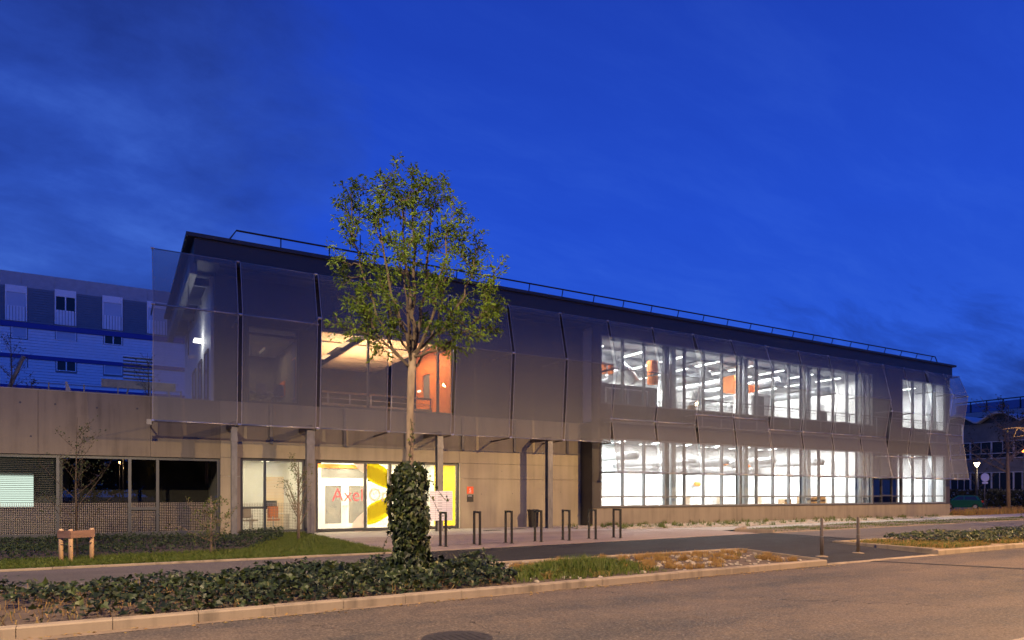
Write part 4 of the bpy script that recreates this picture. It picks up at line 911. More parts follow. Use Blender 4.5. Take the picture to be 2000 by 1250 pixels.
pr_ = empty('projector', (-5.5, 31.0, 2.9), 'small projector hanging from the wing room ceiling', 'projector'); box('housing', 'white', pr_, -5.7, -5.3, 30.8, 31.2, 2.9, 3.05); box('hanger', 'alu', pr_, -5.53, -5.47, 30.97, 31.03, 3.05, 3.3)
lo = bpy.data.objects.new('projector_light', ld); COL.objects.link(lo); lo.parent = pr_; lo.location = (0, 0, -.2)
bl = B()
for z in np.arange(1.3, 2.95, .065): bl.box(-11.9, -1.95, YW + .32, YW + .325, z, z + .02)
bl.o('blind_slats', 'dim_wall', wing)['kind'] = 'stuff'
box('terrace_coping', 'old_concrete', wing, -12, 3.1, YW - .01, YW + .32, 5.211, 5.24)
ft = B()
for z in (5.45, 5.7): ft.tube([(-1.5, 33, z), (.8, 33, z)], .012, 5)
tag(B().prism([(-1.65, 30, 5.2), (-1.42, 30, 5.2), (-1.62, 30, 5.75), (-1.68, 30, 5.75)], (0, .12, 0)).o('terrace_post', 'old_concrete'), 'stubby tapered post standing on the terrace behind the parapet', 'post')
tag(B().tube([(-3.8, 31.2, 4.65), (-3.05, 31.2, 6.75)], .07, 8).o('leaning_pole', 'galv'), 'pale pole leaning on the terrace beside a bare shrub', 'pole')

# ================================================================== SIGNS AND FURNITURE ON THE PLAZA
so = tag(box('wall_sign', 'sign_orange', None, 14.13, 14.47, YW - .02, YW + .002, 1.62, 1.95), 'orange square wall sign with a white 5', 'sign')
text('5', 14.235, 1.70, .24, YW - .022, 'sign_white', so); box('underline', 'sign_white', so, 14.22, 14.38, YW - .024, YW - .0203, 1.655, 1.665)
so = tag(box('wall_sign', 'sign_black', None, 14.14, 14.47, YW - .02, YW + .002, 1.24, 1.57), 'black square wall sign below the orange one', 'sign')
for k in range(7): box('letter_mark', 'sign_white', so, 14.17 + k * .032, 14.195 + k * .032, YW - .024, YW - .0203, 1.50, 1.522 + .006 * (k % 2))
nb = empty('notice_board', (PX(862, 26.9), 26.9, 0), 'white gridded notice board fixed to a galvanised column by the entrance', 'notice board')
x0, x1 = PX(840, 26.93), PX(884, 26.93); z0, z1 = PZ(862, 1017, 26.93), PZ(862, 959, 26.93)
bd = box('board', 'sign_white', nb, x0, x1, 26.93, 26.964, z0, z1)
for k in range(15): z = z0 + (z1 - z0) * k / 15; box('grid_line', 'ink', bd, x0 + .01, x1 - .01, 26.9285, 26.931, z + .02, z + .026)
for x in (x0 + .25, x1 - .28): box('grid_line', 'ink', bd, x, x + .006, 26.9285, 26.931, z0 + .02, z1 - .02)
box('printed_mark', 'ink', bd, x1 - .32, x1 - .24, 26.926, 26.931, z1 - .28, z1 - .2)
for k in range(9): box('printed_line', 'ink', bd, x0 + .36, x0 + .56, 26.927, 26.931, z0 + .1 + k * .13, z0 + .118 + k * .13)
# bicycle racks
rk = None
RX = [8.62, 9.84, 11.05, 12.25, 13.46, 14.66, 15.86]
for k, x in enumerate(RX):
    y = 18.95 + .085 * (x - 8.62) + .2
    if rk is None:
        rk = empty('bicycle_rack', (x, y, 0), 'black steel bicycle hoop right beside the ivy-clad tree', 'bicycle rack', 'row of bicycle racks'); r0 = (x, y)
        for dy in (-.2, .2):
            l = box('leg', 'black_steel', rk, x - .03, x + .03, y + dy - .03, y + dy + .03, .0, 1.0); box('foot_plate', 'black_steel', l, x - .06, x + .06, y + dy - .05, y + dy + .05, .0, .012)
        box('top_bar', 'black_steel', rk, x - .03, x + .03, y - .23, y + .23, 1.0, 1.06)
    else:
        dup(rk, (x - r0[0], y - r0[1], 0))['label'] = ORD[k] + ' black steel bicycle hoop from the ivy-clad tree'
# bollards
for (u, v_), lb in (((1605, 1086), 'slim brown bollard standing beside the kerb of the grassy planting bed'), ((1676, 1079.5), 'slim brown bollard standing beside the kerb of the ivy planting strip')):
    p = P(u, v_, Z=-.06); bo = empty('bollard', (p[0], p[1], -.09), lb, 'bollard', 'pair of bollards')
    c = B(); c.lathe((p[0], p[1], -.10), [(.045, 0), (.045, .5), (.04, .52), (.036, 1.02), (.022, 1.05)], 12).o('shaft', 'brown_steel', bo, True)
    B().lathe((p[0], p[1], -.10), [(.049, .545), (.049, .57)], 12).o('collar', 'galv', bo); B().lathe((p[0], p[1], -.095), [(.16, 0), (.16, .035), (.05, .05)], 12).o('footing', 'kerb_concrete', bo)
# litter bin
x, y = 17.35, 28.0
bi = empty('litter_bin', (x, y, 0), 'black litter bin standing against the wall by the column', 'litter bin')
B()._add([(x - .17, y - .15, .03), (x + .17, y - .15, .03), (x + .17, y + .15, .03), (x - .17, y + .15, .03), (x - .2, y - .18, .76), (x + .2, y - .18, .76), (x + .2, y + .18, .76), (x - .2, y + .18, .76)], [(0, 3, 2, 1), (4, 5, 6, 7), (0, 1, 5, 4), (1, 2, 6, 5), (2, 3, 7, 6), (3, 0, 4, 7)]).o('body', 'plastic_black', bi)
B().bev(x - .23, x + .23, y - .21, y + .21, .762, .86, .05).o('lid', 'plastic_black', bi)
for sx in (-.14, .14): box('foot', 'plastic_black', bi, x + sx - .03, x + sx + .03, y - .1, y + .1, 0, .03)
for k, (x0, x1, y0) in enumerate(((13.9, 14.7, 26.3), (15.4, 16.3, 26.8))):
    g = empty('drain_grate', (x0 + .4, y0, 0), ['dark floor grate set in the apron nearer the entrance', 'dark floor grate set in the apron nearer the litter bin'][k], 'grate'); 
    box('frame', 'iron', g, x0, x1, y0, y0 + .4, .0, .006)
    for i in range(8): box('slat', 'black_steel', g, x0 + .04 + i * .09, x0 + .09 + i * .09, y0 + .03, y0 + .37, .006, .011)

# ================================================================== TREES
def curve_pts(p, q, bow, n=7):
    p, q, bow = np.array(p, float), np.array(q, float), np.array(bow, float)
    return [p * (1 - t_) ** 2 + 2 * (p * .5 + q * .5 + bow) * t_ * (1 - t_) + q * t_ ** 2 for t_ in np.linspace(0, 1, n)]
# --- the street tree with the ivy-clad foot
TD = 12.75; tb = np.array(P(800, 1131, D=TD)); tb[2] = 0
tree = empty('street_tree', tuple(tb), 'slim street tree in fresh leaf rising from the ivy bed', 'tree')
def tp(u, v, dd=0.): return np.array(P(u, v, D=TD + dd))
trunk = B(); tr_pts = [tb + np.array((0, 0, -.05)), tp(800, 1000), tp(800, 900), tp(801, 800), tp(803, 745), tp(806, 690)]
trunk.tube(tr_pts, [.14, .105, .072, .062, .072, .070], 12)
leafp, leafd = [], []
br = B(); tw = B()
tips = [(672, 352), (697, 348), (660, 385), (662, 430), (640, 500), (655, 535), (684, 590), (700, 610), (692, 395), (720, 420), (748, 335), (760, 345), (735, 370), (775, 400), (803, 320), (815, 355), (790, 380),
        (835, 345), (858, 345), (872, 375), (895, 405), (880, 440), (918, 445), (905, 480), (948, 480), (935, 520), (983, 530), (965, 560), (990, 600), (960, 620), (975, 645), (915, 590), (880, 530),
        (850, 470), (820, 430), (760, 460), (720, 500), (700, 560), (740, 560), (780, 500), (840, 560), (900, 640), (870, 600), (930, 660), (715, 640), (735, 690), (760, 650), (840, 640), (885, 690), (750, 600), (810, 470), (830, 520), (865, 650), (650, 640), (690, 655)]
tips = [(812 + (u - 812) * .90, 575 + (v - 575) * .925) for u, v in tips]
def spray(c, d, k=7, L=.13):
    for _ in range(k):
        leafp.append(c + np.array((random.gauss(0, .042), random.gauss(0, .042), random.gauss(0, .042)))); leafd.append(d * .5 + np.array((random.gauss(0, .7), random.gauss(0, .7), -.35 + random.gauss(0, .4))))
fork = tr_pts[-1]
mains = []
for (u, v, dd, r_) in [(690, 470, .2, .030), (738, 420, -.5, .034), (785, 395, .5, .040), (806, 420, -.1, .046), (842, 405, .55, .038), (872, 450, -.5, .034), (925, 525, .1, .032), (945, 600, -.3, .026), (700, 585, -.2, .026), (870, 560, .8, .026), (745, 540, .9, .026), (790, 500, -.9, .026)]:
    e = tp(u, v, dd); st_ = fork + np.array((random.uniform(-.03, .03), random.uniform(-.03, .03), random.uniform(-.32, .10)))
    hor = e - st_; hor[2] = 0; L = np.linalg.norm(e - st_)
    pts = curve_pts(st_, e, hor * .22 + np.array((0, 0, -.05 * L)) + rng.normal(size=3) * .05, 12)
    pts = [p_ + (rng.normal(size=3) * .022 if 0 < k < 11 else 0) for k, p_ in enumerate(pts)]
    br.tube(pts, [r_ * (1 - .62 * k / 11) for k in range(12)], 7, False); mains.append((pts, r_))
def twig_leaves(base_, dirn, dens):
    for _ in range(dens):
        sd = rng.normal(size=3); sd -= dirn * np.dot(sd, dirn); sd /= np.linalg.norm(sd)
        ln = random.uniform(.10, .34); e = base_ + (dirn * .75 + sd * .6 + np.array((0, 0, .12))) * ln
        tw.tube(curve_pts(base_, e, rng.normal(size=3) * .03, 4), [.006, .005, .004, .003], 4, False)
        dn = (e - base_) / ln; spray(e, dn, random.randint(9, 15)); 
        if random.random() < .6: spray(base_ * .45 + e * .55, dn, random.randint(4, 8))
allp = [(p_, m_[1], k, mi) for mi, m_ in enumerate(mains) for k, p_ in enumerate(m_[0]) if 3 <= k]
for i, (u, v) in enumerate(tips):
    dd = random.uniform(-1.15, 1.15) * (1 - .35 * abs(u - 810) / 180)
    tip = tp(u, v, dd)
    best = min(allp, key=lambda q: np.linalg.norm(tip - q[0]) + (1.2 * max(0, q[0][2] - tip[2] + .25)) + random.random() * .12)
    st_ = best[0]; dist = np.linalg.norm(tip - st_)
    pts = curve_pts(st_, tip, rng.normal(size=3) * .06 * dist + np.array((0, 0, -.06 * dist)), 8); pts = [p_ + (rng.normal(size=3) * .016 if 0 < k < 7 else 0) for k, p_ in enumerate(pts)]
    r0 = min(best[1] * .5, .008 + .007 * dist); br.tube(pts, [r0 * (1 - .75 * k / 7) + .002 for k in range(8)], 5, False)
    for k in range(2, 8):
        d_ = pts[k] - pts[k - 1]; L = np.linalg.norm(d_); d_ /= L
        twig_leaves(pts[k], d_, 1 if k < 4 else 2)
    spray(tip, d_, 14)
for pts, r_ in mains:
    for k in range(5, 12):
        d_ = pts[k] - pts[k - 1]; d_ /= np.linalg.norm(d_); twig_leaves(pts[k], d_, 1 if k < 9 else 2)
    spray(pts[-1], d_, 14)
trunk.o('trunk', 'bark', tree, True); br.o('limbs', 'dark_bark', tree, True)['kind'] = 'stuff'; tw.o('twigs', 'dark_bark', tree)['kind'] = 'stuff'
leafp = np.array(leafp); leafd = np.array(leafd); nr = rng.normal(size=leafp.shape); nr[:, 2] = np.abs(nr[:, 2]) + .3
cl = vnoise(leafp[:, 0] * 2, leafp[:, 2] * 2 + leafp[:, 1], 1.5, 77) * .35 + .45
lo_ = leafmesh('crown', 'leaf_tree', leafp, nr, .065 + .055 * rng.random(len(leafp)), tree, 'narrow', tint=cl + rng.normal(size=len(leafp)) * .18, droop=leafd); lo_['kind'] = 'stuff'
for z, a in ((2.55, -1.9), (2.05, -1.5)): B().tube([tb + np.array((.075 * math.cos(a), .075 * math.sin(a), z)), tb + np.array((.10 * math.cos(a), .10 * math.sin(a), z))], .03, 10).o('branch_scar', 'dark_bark', tree)

# --- ivy climbing the trunk
ivy = empty('climbing_ivy', tuple(tb), 'thick dark ivy wrapped round the foot of the street tree', 'ivy')
n = 3300; h = rng.random(n) ** .9 * 2.22; a = rng.random(n) * 6.283
h = np.minimum(h, 2.08 + .16 * np.sin(a * 2 + 1) * np.sin(a * 3) + rng.normal(size=n) * .06); rad = np.interp(h, [0, .25, .8, 1.4, 1.8, 2.1, 2.3], [.50, .37, .32, .36, .32, .25, .12]) * (1 + .16 * np.sin(a * 3 + h * 4) + .22 * vnoise(np.cos(a) * 2.5 + 9, h * 3 + np.sin(a) * 2, 1.6, 4)) * (.62 + .42 * rng.random(n) ** .7)
p = np.column_stack([tb[0] + np.cos(a) * rad, tb[1] + np.sin(a) * rad, h])
nr = np.column_stack([np.cos(a), np.sin(a), .35 + 0 * a]) + rng.normal(size=(n, 3)) * .45
lf = leafmesh('ivy_leaves', 'leaf_ivy', p, nr, .05 + .095 * rng.random(n) ** 1.4, ivy, droop=np.tile((0, 0, -1.), (n, 1)), tint=rng.random(n) ** 1.7 * .9); lf['kind'] = 'stuff'
core = B(); core.lathe(tuple(tb), [(.28, 0), (.21, .6), (.20, 1.3), (.14, 1.65), (.08, 1.8)], 14); core.o('ivy_stems', 'dark_bark', ivy, True)
for pts in ([tb + np.array((-.06, -.08, 2.0)), tb + np.array((-.03, -.09, 2.4)), tb + np.array((.03, -.085, 2.75)), tb + np.array((-.02, -.085, 3.0))],):
    B().tube(pts, .006, 4).o('runner', 'dark_bark', ivy)
    pp = [pts[i] + (pts[i + 1] - pts[i]) * random.random() + rng.normal(size=3) * .03 for i in range(3) for _ in range(14 - 4 * i)]
    leafmesh('runner_leaves', 'leaf_ivy', pp, rng.normal(size=(len(pp), 3)) * .5 + np.array((0, -1, .3)), .03 + .04 * rng.random(len(pp)), ivy)['kind'] = 'stuff'
# hanging runners
for pts in ([tp(768, 945, -.2), tp(757, 1000, -.25), tp(763, 1040, -.25), tp(750, 1062, -.25), tp(748, 1085, -.25)], [tp(832, 960, -.1), tp(845, 975, -.1), tp(862, 1010, -.12), tp(872, 1005, -.12)], [tp(838, 930, -.1), tp(850, 950, -.1), tp(868, 975, -.12), tp(876, 980, -.12)]):
    B().tube(pts, .004, 4).o('runner', 'dark_bark', ivy)
    pp = []; 
    for i in range(len(pts) - 1):
        for k in range(4): pp.append(pts[i] + (pts[i + 1] - pts[i]) * random.random() + rng.normal(size=3) * .015)
    leafmesh('runner_leaves', 'leaf_ivy', pp, rng.normal(size=(len(pp), 3)) + np.array((0, -1, .3)), .03 + .04 * rng.random(len(pp)), ivy)['kind'] = 'stuff'

# --- generic sparse tree
def sparse_tree(name, base, H, spread, label, cat='tree', fork=.3, nb=14, r=.05, leaves=0, lm='far_leaf', ls=.05, bm='dark_bark', group=None, twn=4, up=.55, seed=1, parentless=True):
    rn = random.Random(seed); base = np.array(base, float)
    t_ = empty(name, tuple(base), label, cat, group)
    B().tube([base + np.array((0, 0, -.05)), base + np.array((rn.uniform(-.02, .02) * H, 0, H * .5)), base + np.array((0, 0, H))], [r, r * .7, r * .15], 8).o('trunk', bm, t_, True)
    bb_ = B(); lp = []
    for i in range(nb):
        z = H * (fork + (.92 - fork) * (i + rn.random() * .5) / nb); a = rn.random() * 6.283; ln = spread * (1 - .72 * (z / H - fork) / (1 - fork)) * rn.uniform(.75, 1.1)
        s = base + np.array((0, 0, z)); e = s + np.array((math.cos(a) * ln, math.sin(a) * ln, ln * up * rn.uniform(.7, 1.4)))
        pts = curve_pts(s, e, (0, 0, -.08 * ln), 6); bb_.tube(pts, [r * .42 * (1 - z / H * .5) * (1 - .75 * k / 5) for k in range(6)], 5, False)
        for k in range(1, 6):
            for _ in range(twn):
                d = np.array((rn.gauss(0, 1), rn.gauss(0, 1), rn.gauss(.4, .7))); d /= np.linalg.norm(d); L = ln * rn.uniform(.12, .38); q = pts[k] + d * L
                bb_.tube([pts[k], (pts[k] + q) / 2 + np.array((0, 0, .02 * L)), q], [r * .12, r * .09, r * .04], 4, False); lp += [q, (pts[k] + q) / 2]
    bb_.o('branches', bm, t_)['kind'] = 'stuff'
    if leaves:
        lp = np.array(lp); idx = rng.integers(0, len(lp), leaves); pp = lp[idx] + rng.normal(size=(leaves, 3)) * spread * .035
        leafmesh('foliage', lm, pp, rng.normal(size=(leaves, 3)) + np.array((0, 0, .5)), ls * (.7 + .6 * rng.random(leaves)), t_, 'leaf')['kind'] = 'stuff'
    return t_
sparse_tree('young_tree', P(151, 1085, Z=0), 3.6, 1.1, 'bare young tree held by a wooden stake frame on the lawn', 'tree', .12, 18, .028, 520, 'shrub', .05, seed=3, twn=3, up=.9)
sparse_tree('young_tree', P(412, 1084, Z=0), 1.55, .95, 'short bushy young tree among the creeping shrubs', 'tree', .18, 14, .035, 700, 'lawn', .05, 'bark', seed=5, up=.45)
sparse_tree('young_tree', P(583, 1056, Z=0), 2.75, .9, 'young tree on a mulch circle in front of the office window', 'tree', .15, 16, .055, 620, 'lawn', .05, 'bark', seed=9, twn=3, up=1.5)
# wooden tree guard
gx = [P(119, 1098, Z=0), P(138, 1099, Z=0), P(179, 1094.5, Z=0)]
g = empty('tree_guard', gx[1], 'three round wooden stakes with a plank frame guarding the bare young tree', 'tree guard')
for p_ in gx: B().lathe((p_[0], p_[1], -.05), [(.05, 0), (.05, .80), (.04, .83)], 10).o('stake', 'wood', g, True)
zt = .66
def plank(p, q): B().bar((p[0], p[1], zt), (q[0], q[1], zt), .03, .17).o('plank', 'wood_brown', g)
o0, o1, o2 = (np.array(p_) for p_ in gx); oo = np.array((0, -.06, 0))
plank(o0 + np.array((-.06, -.04, 0)), o1 + np.array((.0, -.075, 0))); plank(o1 + np.array((.0, -.078, 0)), o2 + np.array((.06, -.07, 0)))
B().tube([o0 + np.array((0, -.05, .42)), o1 + np.array((0, -.05, .38)), o2 + np.array((0, -.05, .43))], .012, 6).o('rubber_tie', 'plastic_black', g)
# bare shrubs on the terrace
for k, (u, v, H_, lb) in enumerate(((20, 757, 2.9, 'tall bare shrub on the terrace beside the leaning pole'), (62, 760, 1.2, 'low bare shrub on the terrace next to the taller one'), (288, 774, 2.6, 'bare dark shrub on the terrace beside the mesh screen'))):
    p_ = np.array(P(u, v, Y=31.0)); p_[2] = 4.65; sparse_tree('terrace_shrub', p_, H_, H_ * .32, lb, 'shrub', .15, 12, .03, 160, 'far_leaf', .06, seed=20 + k, up=1.1)
# street trees at and past the right-hand edge
sparse_tree('avenue_tree', P(1970, 999, Z=0), 9.8, 4.2, 'bare avenue tree with a pale trunk by the round traffic sign', 'tree', .36, 16, .20, 900, 'far_leaf', .16, 'bark', seed=31, up=.8)
sparse_tree('avenue_tree', (33.0, 12.2, 0), 8.0, 2.0, 'bare street tree in the planting strip past the bollards', 'tree', .3, 20, .12, 700, 'far_leaf', .09, 'bark', seed=33, up=.8, twn=6)
sparse_tree('avenue_tree', (90, 43.5, 0), 7.0, 2.2, 'thin bare tree in front of the old concrete block', 'tree', .3, 12, .12, 300, 'far_leaf', .14, seed=35, up=.9)

# ================================================================== FLATS BEHIND THE WING
YR = 60.0
fl = empty('apartment_block', (-2, YR, 0), 'blue-white clad apartment block with dark top storey behind the wing', 'building')
X0, X1 = -18.0, 14.0
box('wall', 'parapet_grey', fl, X0, X1, YR + .06, YR + 12, 0, 17.4)
for x in np.arange(X0, X1, 2.0): box('parapet_panel', 'parapet_grey', fl, x + .01, x + 1.99, YR - .02, YR + .05, 16.45, 17.5)
for z0, z1 in ((13.55, 13.92), (11.35, 11.62), (9.1, 9.4), (6.6, 6.9)): box('floor_band', 'blue_band', fl, X0, X1, YR - .10, YR + .05, z0, z1)
wins = []
for u0, u1, vt, vb in ((10, 53, 555, 623), (107, 149, 565, 632), (200, 239.5, 577, 641), (287, 326, 588, 650)): wins.append((PX(u0, YR), PX(u1, YR), PZ(u0, vb, YR) - .05, PZ(u0, vt, YR), 'tall'))
for u0, u1, vt, vb in ((22, 53, 636, 660), (109, 149, 641, 664), (203, 239, 650, 672)): wins.append((PX(u0, YR), PX(u1, YR), PZ(u0, vb, YR), PZ(u0, vt, YR), 'mid'))
for u0, u1, vt, vb in ((22, 53, 694, 717), (110, 149, 703, 724), (203, 239, 709, 731)): wins.append((PX(u0, YR), PX(u1, YR), PZ(u0, vb, YR), PZ(u0, vt, YR), 'mid'))
def cuts(z):
    xs_ = [(w_[0] - .05, w_[1] + .05) for w_ in wins if w_[2] - .05 < z < w_[3] + .05]; xs_.sort(); out = []; a = X0
    for p0, p1 in xs_: out.append((a, p0)); a = p1
    out.append((a, X1)); return out
for z0, z1, m_, st_ in ((13.94, 16.44, 'siding_dark', .18), (11.63, 13.54, 'siding_white', .21), (9.41, 11.34, 'siding_white', .21), (6.91, 9.09, 'siding_white', .22)):
    nb_ = round((z1 - z0) / st_); st_ = (z1 - z0) / nb_
    for k in range(nb_):
        z = z0 + k * st_
        for a, c in cuts(z + st_ / 2):
            if c - a > .1: mk('siding_plank', [(a, YR - .035, z + .012), (c, YR - .035, z + .012), (c, YR - .005, z + st_ - .004), (a, YR - .005, z + st_ - .004), (a, YR + .06, z + .012), (c, YR + .06, z + .012), (c, YR + .06, z + st_ - .004), (a, YR + .06, z + st_ - .004)],
                              [(0, 1, 2, 3), (0, 4, 5, 1), (3, 2, 6, 7)], m_, fl)
for k, (a, c, z0, z1, ty) in enumerate(wins):
    if ty == 'tall':
        wo = B().box(a, a + .08, YR - .09, YR + .0, z0, z1).box(c - .08, c, YR - .09, YR + .0, z0, z1).box(a + .08, c - .08, YR - .06, YR, z1 - .5, z1).o('window', 'siding_white', fl)
        zs = z1 - .5; zb = z0 + (z1 - z0) * .42
        for j in range(6): xx = a + .1 + (c - a - .2) * j / 6; box('ribbed_slat', 'siding_white', wo, xx, xx + (c - a - .2) / 6 - .035, YR - .07, YR + .02, z0, zb)
        for j in range(6): xx = a + .1 + (c - a - .2) * j / 6; box('ribbed_slat', 'siding_white', wo, xx + .005, xx + (c - a - .2) / 6 - .03, YR - .075, YR - .061, z1 - .48, z1)
        if k == 1:
            box('pane', 'dark_glass', wo, a + .08, c - .08, YR - .02, YR + .03, zb, zs); box('centre_bar', 'siding_white', wo, (a + c) / 2 - .04, (a + c) / 2 + .04, YR - .06, YR - .021, zb, zs)
        else: box('roller_shutter', 'shutter', wo, a + .08, c - .08, YR - .03, YR + .03, zb, zs)
    else:
        wo = B().box(a, c, YR - .06, YR, z0, z0 + .06).box(a, c, YR - .06, YR, z1 - .06, z1).box(a, a + .07, YR - .06, YR, z0 + .06, z1 - .06).box(c - .07, c, YR - .06, YR, z0 + .06, z1 - .06).o('window', 'siding_white', fl)
        if k in (6, 8): box('pane', 'dark_glass', wo, a + .07, c - .07, YR - .01, YR + .03, z0 + .06, z1 - .06); box('centre_bar', 'siding_white', wo, (a + c) / 2 - .04, (a + c) / 2 + .04, YR - .05, YR - .011, z0 + .06, z1 - .06)
        else: box('roller_shutter', 'shutter', wo, a + .07, c - .07, YR - .02, YR + .03, z0 + .06, z1 - .06)

# ================================================================== OLD BLOCK AT THE END OF THE STREET
XO = 95.0
ob = empty('concrete_block', (XO, 42, 0), 'old concrete block with wavy shell roof and ribbon windows at the street end', 'building')
def pz(v, Y=44): f_ = S_ * XO + C_ * Y; return HC + (965 - v) / F_ * f_
zA0, zA1, zB0, zB1, zR = pz(958), pz(922), pz(896), pz(862), pz(826)
Y0, Y1 = 22.0, 66.0
box('wall', 'far_concrete', ob, XO + .2, XO + 14, Y0, Y1, 0, zR - .3)
for z0, z1 in ((0, zA0), (zA1, zB0), (zB1, zR)): box('wall_band', 'far_concrete', ob, XO, XO + .19, Y0, Y1, z0, z1)
box('base_band', 'far_white', ob, XO - .03, XO - .002, Y0, Y1, .1, zA0 - .25)
yy = np.arange(Y0, Y1, 2.45)
for z0, z1, nm in ((zA0, zA1, 'a'), (zB0, zB1, 'b')):
    for y in yy:
        wo = B().box(XO - .05, XO + .15, y, y + .16, z0, z1).box(XO - .04, XO + .15, y + .16, y + 2.45, z0, z0 + .1).box(XO - .04, XO + .15, y + .16, y + 2.45, z1 - .1, z1).o('window', 'far_white', ob)
        box('pane', 'dark_glass', wo, XO + .1, XO + .14, y + .16, y + 2.45, z0 + .1, z1 - .1)
        if nm == 'b':
            box('transom', 'far_white', wo, XO - .03, XO + .09, y + .16, y + 2.45, z0 + .62, z0 + .72); box('centre_bar', 'far_white', wo, XO - .02, XO + .09, y + 1.25, y + 1.31, z0 + .72, z1 - .1)
        else:
            for d in (.8, 1.6): box('centre_bar', 'far_white', wo, XO - .02, XO + .09, y + d, y + d + .06, z0 + .1, z1 - .1)
wv = B(); N = 120; top = []; 
pr_ = [(Y0 + (Y1 - Y0) * k / N) for k in range(N + 1)]
def wav(y): return zR - .05 + 1.15 * abs(math.sin((y - 1.5) * math.pi / 4.9)) ** 1.2
v = []; 
for y in pr_:
    z = wav(y); v += [(XO - .8, y, z), (XO - .8, y, z + .18), (XO + 12, y, z + .18), (XO + 12, y, z)]
f = []
for k in range(N):
    for j in range(4): f.append((k * 4 + j, k * 4 + (j + 1) % 4, (k + 1) * 4 + (j + 1) % 4, (k + 1) * 4 + j))
mk('shell_roof', v, f, 'far_white', ob)
v = []
for y in pr_: v += [(XO + .05, y, zR - .31), (XO + .05, y, wav(y) + .02)]
mk('clerestory_wall', v, [(2 * k, 2 * k + 1, 2 * k + 3, 2 * k + 2) for k in range(N)], 'dark_cladding', ob)
# glazed rooftop block further back
XT = 112.0
def pzt(v): return HC + (965 - v) / F_ * (S_ * XT + C_ * 52)
gt = empty('glazed_tower', (XT, 50, 0), 'dark blue glazed upper storeys rising behind the wavy roof', 'building')
box('wall', 'far_concrete', gt, XT, XT + 10, 20, 57.2, 0, pzt(815)); box('floor_band', 'parapet_grey', gt, XT - .2, XT - .01, 20, 57.2, pzt(813), pzt(803)); box('core', 'dark_glass', gt, XT + .5, XT + 10, 20, 56.8, pzt(814), pzt(786))
for y in np.arange(22, 57, 2.2): box('glass_panel', 'blue_glass', gt, XT + .3, XT + .35, y, y + 2.1, pzt(802), pzt(785)); box('post', 'black_steel', gt, XT + .2, XT + .29, y - .06, y + .06, pzt(803), pzt(781))
box('top_rail', 'black_steel', gt, XT + .2, XT + .29, 20, 57.2, pzt(782), pzt(780))
box('glass_panel', 'blue_glass', gt, XT - .1, XT - .05, 20, 57.2, pzt(826), pzt(814))

# cars parked past the gable
def car(pos, ang, body, L, label, hatch=True, W=1.68, H=1.45):
    r = empty('parked_car', pos, label, 'car'); ca, sa = math.cos(ang), math.sin(ang)
    def T(x, y, z): return (pos[0] + x * ca - y * sa, pos[1] + x * sa + y * ca, pos[2] + z)
    # lower body and cabin lofted from side profiles
    def loft(prof, w0, w1):
        n_ = len(prof); zl = [p_[1] for p_ in prof]; z0_, z1_ = min(zl), max(zl)
        wd_ = [w0 + (w1 - w0) * (p_[1] - z0_) / (z1_ - z0_) for p_ in prof]
        v_ = [T(x, -w_ / 2, z) for (x, z), w_ in zip(prof, wd_)] + [T(x, w_ / 2, z) for (x, z), w_ in zip(prof, wd_)]
        return v_, [tuple(range(n_))[::-1], tuple(range(n_, 2 * n_))] + [(i, (i + 1) % n_, (i + 1) % n_ + n_, i + n_) for i in range(n_)]
    h = L / 2
    low = [(-h, .30), (-h + .03, .62), (-h + .10, .88), (-h + .95, .96), (h - 1.05, .96), (h - .25, .80), (h, .58), (h, .28), (h - .5, .2), (-h + .5, .2)]
    v_, f_ = loft(low, W * .96, W); mk('body', v_, f_, body, r)
    cab = [(-h + .12, .93), (-h + .50, H - .04), (-h + .85, H), (.35, H), (1.05, .95)]
    v_, f_ = loft(cab, W * .96, W * .76); cb = mk('cabin', v_, f_, body, r)
    for s in (-1, 1):
        q = [(-h + .42, 1.0, .93), (-h + .62, H - .1, .80), (-.25, H - .1, .80), (-.25, 1.0, .93)]; q2 = [(-.15, 1.0, .93), (-.15, H - .1, .80), (.30, H - .1, .80), (.80, 1.0, .93)]
        for g_ in (q, q2): B().poly([T(x, s * (w_ * W / 2 + .012), z) for x, z, w_ in g_]).o('side_window', 'car_glass', r)
    B().poly([T(-h + .155, -.62, 1.0), T(-h + .155, .62, 1.0), T(-h + .465, .55, H - .1), T(-h + .465, -.55, H - .1)]).o('rear_window', 'car_glass', r)
    B().poly([T(1.03, -.64, 1.0), T(1.03, .64, 1.0), T(.43, .55, H - .07), T(.43, -.55, H - .07)]).o('windscreen', 'car_glass', r)
    for x in (-h + .62, h - .72):
        for s in (-1, 1):
            wo = B().tube([T(x, s * (W / 2 - .16), .29), T(x, s * (W / 2 + .01), .29)], .29, 16).o('wheel', 'tyre', r); B().tube([T(x, s * (W / 2 + .011), .29), T(x, s * (W / 2 + .02), .29)], .18, 12).o('rim', 'alu', wo)
    for s in (-1, 1):
        B().obox(T(-h + .06, s * (W / 2 - .14), .80), (.05 * ca, .05 * sa, 0), (-.10 * sa, .10 * ca, 0), (0, 0, .11)).o('tail_light', 'red_plastic', r); B().obox(T(h - .12, s * (W / 2 - .2), .66), (.08 * ca, .08 * sa, 0), (-.14 * sa, .14 * ca, 0), (0, 0, .07)).o('headlight', 'white_gloss', r)
    B().obox(T(-h, 0, .42), (.05 * ca, .05 * sa, 0), (-W * .47 * sa, W * .47 * ca, 0), (0, 0, .1)).o('bumper', 'plastic_black', r); B().obox(T(-h - .052, 0, .60), (.004 * ca, .004 * sa, 0), (-.26 * sa, .26 * ca, 0), (0, 0, .055)).o('number_plate', 'white', r)
    return r
car(P(1880, 994.5, Z=0), math.pi * .62, 'car_green', 3.6, 'green hatchback parked past the laboratory gable')
